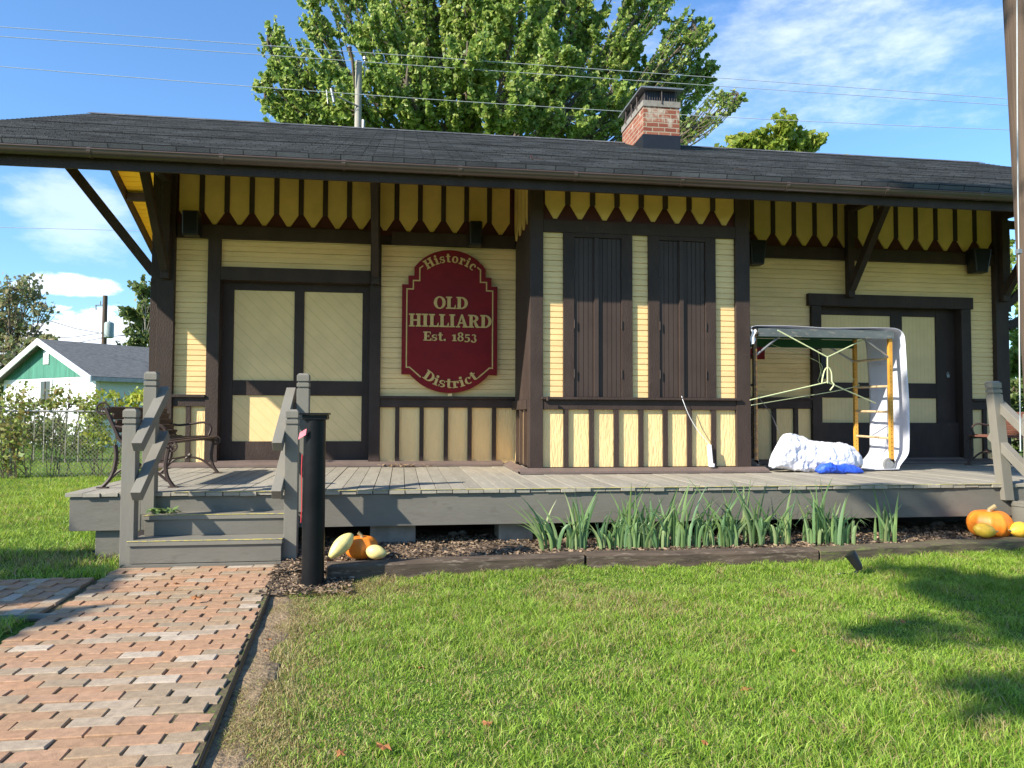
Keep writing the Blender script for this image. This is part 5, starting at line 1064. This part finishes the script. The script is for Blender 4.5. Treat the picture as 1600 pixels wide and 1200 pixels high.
# left background trees
def ltree(px, base_py, Y, lobes, tr, nl, ls, mat, label, **k):
    p = P(px, 640, Y); return tree('background_tree', (p.x, Y, 0), [lobe(a, b, c, d, Y, dy=(i % 3)-1) for i, (a, b, c, d) in enumerate(lobes)], tr, nl, ls, mat, label, group='trees far behind the fence', **k)
ltree(8, 700, 46, [(15,455,30,25),(45,450,26,22),(5,490,30,25),(70,482,18,16),(30,520,35,25),(68,545,18,20),(5,560,35,30),(-30,480,40,50)], .3, 3300, .24, M_LEAFO, 'sparse autumn-tinted tree with bare twigs at the far left', twigs=26, seed=12, sparse=1.3, shell=.6)
ltree(66, 700, 40, [(66,545,28,22),(50,570,30,25),(82,572,14,22),(20,600,45,20)], .2, 9000, .22, M_LEAFO, 'dense rounded olive-green tree behind the garage roof peak', twigs=24, seed=13)
ltree(-10, 700, 38, [(5,600,30,22),(-30,590,40,40),(30,615,20,12)], .2, 5000, .22, M_LEAFD, 'dark green bush at the far left behind the garage', twigs=20, seed=14)
ltree(227, 700, 48, [(228,450,24,18),(222,485,34,22),(240,515,34,30),(205,530,24,18),(250,460,18,30),(222,555,40,22),(255,545,25,40)], .2, 6000, .24, M_LEAFD, 'dark leafy tree with a thin pale trunk left of the depot corner', twigs=20, seed=15, bark=M_POLE, sparse=1.1)
# trees at the right beyond the building
def rtree(px, Y, lobes, nl, ls, mat, label, seed):
    p = P(px, 640, Y); return tree('yard_tree', (p.x, Y, 0), [lobe(a, b, c, d, Y, dy=(i % 3)-1) for i, (a, b, c, d) in enumerate(lobes)], .16, nl, ls, mat, label, group='trees beyond the right end of the depot', twigs=22, seed=seed)
rtree(1640, 17., [(1600,480,50,50),(1640,420,60,50),(1660,520,70,60),(1590,560,40,50),(1700,450,60,70),(1575,400,16,40)], 15000, .13, M_LEAF, 'leafy green tree seen past the right corner of the depot', 21)
rtree(1620, 20., [(1590,620,60,50),(1640,680,80,50),(1580,690,40,40),(1680,600,70,70)], 11000, .14, M_LEAFD, 'dark shrubby tree behind the right-hand bench', 22)
# the tree behind the photographer that shades the lawn's right side and the side walk
UPV = -SUN_V/(-SUN_V.z)*1.0
def lift(p, h): p = Vector(p); return p+UPV*(h-p.z)
def shade(name, base, items, n, label, seed, fork):
    L_ = []
    for p_, h_, r_ in items: c_ = lift(p_, h_); L_.append(((c_.x, c_.y, c_.z), (r_, r_, r_*.8)))
    tree(name, base, L_, .22, n, .13, M_LEAF, label, twigs=18, seed=seed, limb_r=.2, tube_n=5, fork=fork)
shade('shade_tree', (.6, -2.8, 0), ((G(1500,912), 8.4, .52), (G(1590,945), 8.2, .5), (G(1425,985), 8.0, .30), (G(1585,1085), 7.4, .33), (Vector((4.75,7.0,.5)), 9.0, .28), (Vector((6.4,7.9,3.95)), 13.0, .7), (Vector((8.0,7.9,3.95)), 13.2, .9), (Vector((7.9,9.0,.62)), 10.6, .8), (G(1680,985), 8.0, .5)), 11000, 'leafy shade tree standing behind the photographer shading the right of the lawn', 31, .4)
shade('shade_tree', (-13.5, .5, 0), ((G(60,880), 5.4, .34), (G(-60,885), 5.5, .5), (G(125,903), 5.2, .26), (G(50,925), 5.0, .40), (G(-40,935), 5.0, .5), (G(10,985), 4.7, .36), (G(90,885), 5.4, .36), (G(150,878), 5.4, .26), (G(95,930), 5.1, .34), (G(135,915), 5.1, .24), (G(10,925), 5.0, .4), (G(60,970), 4.8, .2)), 15000, 'small shade tree left of the photographer, shading the side walk', 33, .4)

# ================================================================= LEFT YARD: FENCE, VINES, GARAGE
fn = empty('chain_link_fence', (-7.4, 16, .05), 'grey chain link fence with a top rail across the left yard', 'fence')
FX0, FX1, FY = -12.0, -2.6, 16.0
m_ = MB(); m_.tube([(FX0,FY,1.33),(FX1,FY,1.33)], .02, 8); m_.build('top_rail', M_GALV, fn)
for x_ in (-10.2, -7.43, -4.6): m_ = MB(); m_.tube([(x_,FY+.02,0.0),(x_,FY+.02,1.36)], .03, 8); m_.build('fence_post', M_GALV, fn)
m_ = MB(); s_ = .075; H_ = 1.24
x_ = FX0-H_
M_LINK = paint('chain_link_wire', (.16,.19,.13), .5, .1, bump=0)
while x_ < FX1:
    for sg_ in (1, -1):
        a0, a1 = (x_, x_+H_) if sg_ > 0 else (x_+H_, x_); za, zb = .07, .07+H_
        lo, hi = min(a0, a1), max(a0, a1)
        if lo < FX0 or hi > FX1: continue
        m_.bar((a0, FY+.004*sg_, za), (a1, FY+.004*sg_, zb), .006, .006, up=(0,1,0))
    x_ += s_
m_.build('chain_link_mesh', M_LINK, fn)
# upright stakes of a trellis behind the fence
tr_ = empty('vine_trellis', (-8.8, 20.5, 0), 'thin grey wire trellis with upright stakes behind the chain link fence', 'trellis')
for px_ in (36, 53, 68, 82, 102, 122): a_ = P(px_, 700, 20.5); m_ = MB(); m_.tube([(a_.x, 20.5, 0), (a_.x, 20.5, 1.5)], .015, 5); m_.build('stake', M_POLE, tr_)
m_ = MB(); a_, b_ = P(-20, 632, 20.5), P(160, 632, 20.5); m_.tube([(a_.x,20.5,1.5),(b_.x,20.5,1.5)], .012, 5); m_.build('wire', M_GALV, tr_)
def vine(name, C0, rad, n, ls, mat, seed, label, cat='vine', group='vines and bushes along the fence'):
    g = np.random.default_rng(seed); pts = []
    for c, r in zip(C0, rad):
        k = max(4, int(n*np.prod(r)**.66/sum(np.prod(q)**.66 for q in rad))); cl_ = g.normal(0, .5, (max(3, k//14), 3))*np.array(r)+np.array(c); i_ = g.integers(0, len(cl_), k); pts.append(cl_[i_]+g.normal(0, .10, (k, 3))*np.array([1,1,.8])*(.6+min(r)))
    pts = np.concatenate(pts); pts[:,2] = np.maximum(pts[:,2], .08); t = empty(name, (C0[0][0], C0[0][1], 0), label, cat, group)
    leaves_mesh('foliage', pts, ls, mat, t, seed); m_ = MB()
    for c, r in zip(C0, rad):
        for k in range(3):
            q0 = Vector((c[0]+g.normal(0, r[0]*.3), c[1], .03)); q1 = Vector((c[0]+g.normal(0, r[0]*.6), c[1]+g.normal(0, .1), c[2]+r[2]*.5)); m_.tube(catmull([q0, q0.lerp(q1, .5)+Vector((g.normal(0,.15),0,0)), q1], 4), .009, 4, False)
    m_.build('stem', M_BARK, t); return t
def pv(x, y, Y, rx, rz, ry=.25): c = P(x, y, Y); return (c.x, c.y, max(c.z, .2)), (rx, ry, rz)
def vv(name, L_, n, ls, mat, seed, label, **k): A = [pv(*q_) for q_ in L_]; return vine(name, [a[0] for a in A], [a[1] for a in A], n, ls, mat, seed, label, **k)
vv('grape_vine', [(20,625,16.2,.5,.3), (50,632,16.2,.45,.25), (85,630,16.2,.45,.2), (120,628,16.2,.4,.2), (145,640,16.2,.25,.25), (95,612,16.3,.15,.15)], 950, .075, M_VINE, 41, 'loose grape vine trailing along the top rail of the fence')
vv('grape_vine', [(22,690,15.9,.22,.45), (10,720,15.9,.2,.3), (15,655,15.9,.35,.3), (0,680,15.9,.3,.4)], 650, .08, M_VINE, 42, 'thick vine climbing the fence post at the left edge')
vv('grape_vine', [(155,660,16.2,.22,.45), (160,690,16.2,.15,.25), (178,625,16.2,.3,.1), (205,622,16.2,.4,.16), (220,618,16.2,.3,.16)], 650, .085, M_LEAFY, 43, 'yellow-green vine on the fence behind the bench back')
vv('hedge_bush', [(45,672,21,.7,.32,.4), (75,680,21,.7,.28,.4), (100,690,21,.6,.22,.4), (25,665,21,.6,.4,.4)], 2600, .09, M_VINE, 44, 'low green and reddish hedge in front of the garage wall', cat='hedge')
vv('hedge_bush', [(130,690,21,.4,.3,.3), (140,665,21,.3,.35,.3)], 800, .09, M_LEAFY, 45, 'pale green bush at the garage corner', cat='hedge')
# garage
ga = empty('garage', (-10.8, 29.2, 0), 'small white garage with a green gable and grey roof in the left background', 'garage', rz=0)
C0 = Vector((-10.8, 29.2, 0)); d1 = Vector((-.743, .669, 0)); d2 = Vector((.669, .743, 0)); up = Vector((0,0,1)); W_, L_, HE, HR = 7.1, 9.0, 2.62, 4.0
def gp(a_, b_, z): return C0+d1*a_+d2*b_+up*z
def quadbox(m_, a0, a1, b0, b1, z0, z1): m_.add([gp(a0,b0,z0),gp(a1,b0,z0),gp(a1,b1,z0),gp(a0,b1,z0),gp(a0,b0,z1),gp(a1,b0,z1),gp(a1,b1,z1),gp(a0,b1,z1)],[(0,3,2,1),(4,5,6,7),(0,1,5,4),(1,2,6,5),(2,3,7,6),(3,0,4,7)])
m_ = MB(); quadbox(m_, 0, W_, 0, .12, 0, HE); m_.build('front_wall', M_WHITE, ga)
m_ = MB(); quadbox(m_, 0, .12, .125, L_, 0, HE); quadbox(m_, W_-.12, W_, .125, L_, 0, HE); quadbox(m_, .12, W_-.12, L_-.12, L_, 0, HE); m_.build('side_wall', M_WSHADE, ga)
m_ = MB(); m_.add([gp(-.02,-.02,HE),gp(W_+.02,-.02,HE),gp(W_/2,-.02,HR),gp(-.02,.1,HE),gp(W_+.02,.1,HE),gp(W_/2,.1,HR)],[(0,1,2),(3,5,4),(0,3,4,1),(1,4,5,2),(2,5,3,0)]); m_.build('gable', M_GGABLE, ga)
def gslope(m_, a0, z0, a1, z1, b0, b1, th): m_.add([gp(a0,b0,z0),gp(a1,b0,z1),gp(a1,b1,z1),gp(a0,b1,z0),gp(a0,b0,z0+th),gp(a1,b0,z1+th),gp(a1,b1,z1+th),gp(a0,b1,z0+th)],[(0,3,2,1),(4,5,6,7),(0,1,5,4),(1,2,6,5),(2,3,7,6),(3,0,4,7)])
sl_ = (HR-HE)/(W_/2)
m_ = MB(); gslope(m_, -.35, HE-.35*sl_, W_/2, HR, -.35, L_+.3, .10); gslope(m_, W_+.35, HE-.35*sl_, W_/2, HR, -.35, L_+.3, .10); gr_ = m_.build('roof', M_GROOF, ga)
m_ = MB(); quadbox(m_, 1.55, 1.95, 4.2, 4.6, HE+1.75*sl_+.1, HE+1.75*sl_+.24); m_.build('roof_vent', M_BLK, gr_)
m_ = MB(); gslope(m_, -.37, HE-.37*sl_-.12, W_/2, HR-.12, -.40, -.355, .235); gslope(m_, W_+.37, HE-.37*sl_-.12, W_/2, HR-.12, -.40, -.355, .235); m_.build('bargeboard', M_WHITE, ga)
m_ = MB(); quadbox(m_, -.36, -.32, -.35, L_+.3, HE-.35*sl_-.06, HE-.35*sl_+.08); m_.build('gutter', M_GALV, ga)
m_ = MB(); quadbox(m_, W_/2-.2, W_/2+.2, -.06, -.021, HR-.85, HR-.35)
for k in range(5): quadbox(m_, W_/2-.17, W_/2+.17, -.08, -.061, HR-.82+k*.09, HR-.78+k*.09)
m_.build('gable_vent', M_WHITE, ga)
m_ = MB(); quadbox(m_, W_/2-.45, W_/2+.45, -.05, -.001, 1.55, 2.58); f_ = m_.build('window', M_WHITE, ga); m_ = MB(); quadbox(m_, W_/2-.36, W_/2+.36, -.06, -.051, 1.62, 2.5); m_.build('pane', M_GLASS, f_)
m_ = MB(); quadbox(m_, W_/2-.03, W_/2+.03, -.072, -.061, 1.62, 2.5); m_.build('mullion', M_BRN, f_)
# neighbour's grey roof peeking at the far left
nb = empty('neighbour_shed', (-20, 38, 0), 'low grey roofed shed at the left edge behind the garage', 'shed')
m_ = MB(); a_ = P(-60, 640, 38); b_ = P(17, 640, 38); m_.box(a_.x, b_.x, 38, 41, 0, P(10,601,38).z); m_.build('wall', M_CONC, nb); m_ = MB(); z_ = P(10,600,38).z; m_.box(a_.x-.2, b_.x+.2, 37.8, 41.2, z_, z_+.25); m_.build('roof', M_GROOF, nb)
# poles
def upole(label, px, ytop, Y, r, mat=M_POLE, taper=.8):
    a_ = P(px, ytop, Y); t = empty('utility_pole', (a_.x, Y, 0), label, 'utility pole', 'utility poles'); m_ = MB(); m_.tube([(a_.x,Y,-.1),(a_.x,Y,a_.z*.5),(a_.x,Y,a_.z)], [r,r*.9,r*taper], 12); m_.build('pole', mat, t, smooth=True); return t, a_
t, a_ = upole('brown utility pole with a grey transformer above the garage roof', 164.5, 462, 55, .19, M_POLEB)
m_ = MB(); c_ = P(170, 517, 54.7); m_.lathe([(.20,-.55),(.30,-.5),(.30,.42),(.26,.5),(.08,.56),(.05,.62)], (c_.x+.05, 54.6, c_.z+.05), 16); m_.build('transformer', M_TRANS, t, smooth=True)
m_ = MB(); c_ = P(165, 480, 55); m_.tube([(c_.x,55,c_.z+.15),(c_.x-.65,55,c_.z+.12)], .035, 6); m_.tube([(c_.x-.62,55,c_.z+.1),(c_.x-.6,55,c_.z-.2)], .04, 6); m_.tube([(c_.x-.35,55,c_.z+.1),(c_.x-.33,55,c_.z+.4)], .04, 6); m_.build('cutout_arm', M_GALV, t)
t, a_ = upole('plain thin grey pole among the trees at the far left', 28.5, 487, 48, .16)
t, a_ = upole('thin grey pole by the dark tree left of the depot corner', 226, 470, 50, .10)
t, POLE_T = upole('weathered grey pole with insulators rising behind the roof in front of the maple', 560.5, 96, 25.5, .135)
m_ = MB(); x_, z_ = POLE_T.x, POLE_T.z
m_.tube([(x_-.12,25.4,z_-.9),(x_-.20,25.3,z_-.0),(x_-.28,25.2,z_+.30)], [.02,.05,.06], 8); m_.build('side_post', M_POLEB, t)
m_ = MB(); m_.tube([(x_-.28,25.2,z_+.30),(x_-.28,25.2,z_+.36)], [.08,.05], 8); m_.tube([(x_+.20,25.5,z_+.08),(x_+.20,25.5,z_+.16)], [.07,.06], 8); m_.tube([(x_+.20,25.5,z_-.5),(x_+.20,25.5,z_+.1)], .02, 6); m_.tube([(x_,25.4,z_-1.55),(x_-.65,25.2,z_-1.35)], .025, 6); m_.tube([(x_-.75,25.2,z_-1.55),(x_-.85,25.2,z_-1.1)], .05, 8); m_.tube([(x_-.95,25.2,z_-1.6),(x_-1.0,25.2,z_-1.15)], .018, 6); m_.tube([(x_+.18,25.4,z_-2.3),(x_+.18,25.4,z_-2.0)], .06, 8); m_.build('insulator', M_GALV, t, smooth=True)
# near pole at the right edge
np_ = empty('utility_pole', (4.745, 5.0, 0), 'brown wooden utility pole with a guy wire cut by the right edge of the picture', 'utility pole', 'utility poles')
m_ = MB(); m_.tube([(4.755,5.0,-.1),(4.66,5.0,2.2),(4.55,5.0,5.0),(4.40,5.0,9.0)], [.165,.155,.145,.13], 28); m_.build('pole', M_POLEB, np_, smooth=True)
m_ = MB(); pts = [P(1589,-60,4.8), P(1589.5,150,4.8), P(1590.5,300,4.8), P(1592,393,4.8), P(1593,560,4.8), P(1594.5,705,4.8)]; m_.tube(pts, .0045, 6); m_.build('guy_wire', M_WIREL, np_, smooth=True)
m_ = MB(); c_ = P(1592,393,4.8); m_.box(c_.x-.018, c_.x+.014, c_.y-.015, c_.y+.015, c_.z-.016, c_.z+.016); m_.build('wire_clamp', M_GALV, np_, bevel=.003)
# overhead wires
def wire(y0, ym, y1, Y, r, label, x0=-150, x1=1750):
    a_, c_ = P(0, y0, Y), P(1580, y1, Y); mm = P(790, ym, Y); pts = []
    for k in range(25):
        u = -.35+1.7*k/24; X_ = a_.x+(c_.x-a_.x)*u; q0 = (u-.5)*(u-1)/(.5); q1 = u*(u-1)/(-.25); q2 = u*(u-.5)/.5; pts.append((X_, Y, a_.z*q0+mm.z*q1+c_.z*q2))
    m_ = MB(); m_.tube(pts, r, 5); return tag(m_.build('overhead_wire', M_WIREL if Y > 20 else M_WIRE, smooth=True), label, 'wire', 'overhead wires')
wire(42, 98, 155, 25.2, .011, 'highest overhead wire crossing the sky in front of the maple')
wire(57, 112, 165, 25.3, .011, 'second overhead wire from the top, crossing the sky in front of the maple')
wire(104, 163, 203, 25.1, .011, 'third overhead wire, passing just behind the chimney')
wire(257, 300, 340, 24.8, .009, 'thin wire crossing the left sky between the roof and the bracket')
wire(355, 372, 385, 24.6, .009, 'lowest thin wire crossing the left sky behind the eave bracket')
for i, (xa, ya, xb, yb, Ya, Yb) in enumerate([(60,529,165,519,48,55), (60,541,165,527,48,55), (165,527,260,513,55,60), (60,496,165,522,44,55), (165,523,260,520,55,60)]):
    m_ = MB(); p0, p1 = P(xa, ya, Ya), P(xb, yb, Yb); m_.tube([p0, p0.lerp(p1,.5)-Vector((0,0,.12)), p1], .02, 5); tag(m_.build('service_wire', M_WIRE), ['upper left service wire running to the transformer pole', 'lower left service wire running to the transformer pole', 'service wire leaving the transformer pole to the right', 'faint thin wire slanting down to the transformer pole from the left', 'faint thin wire leaving the transformer pole toward the depot'][i], 'wire', 'service wires')
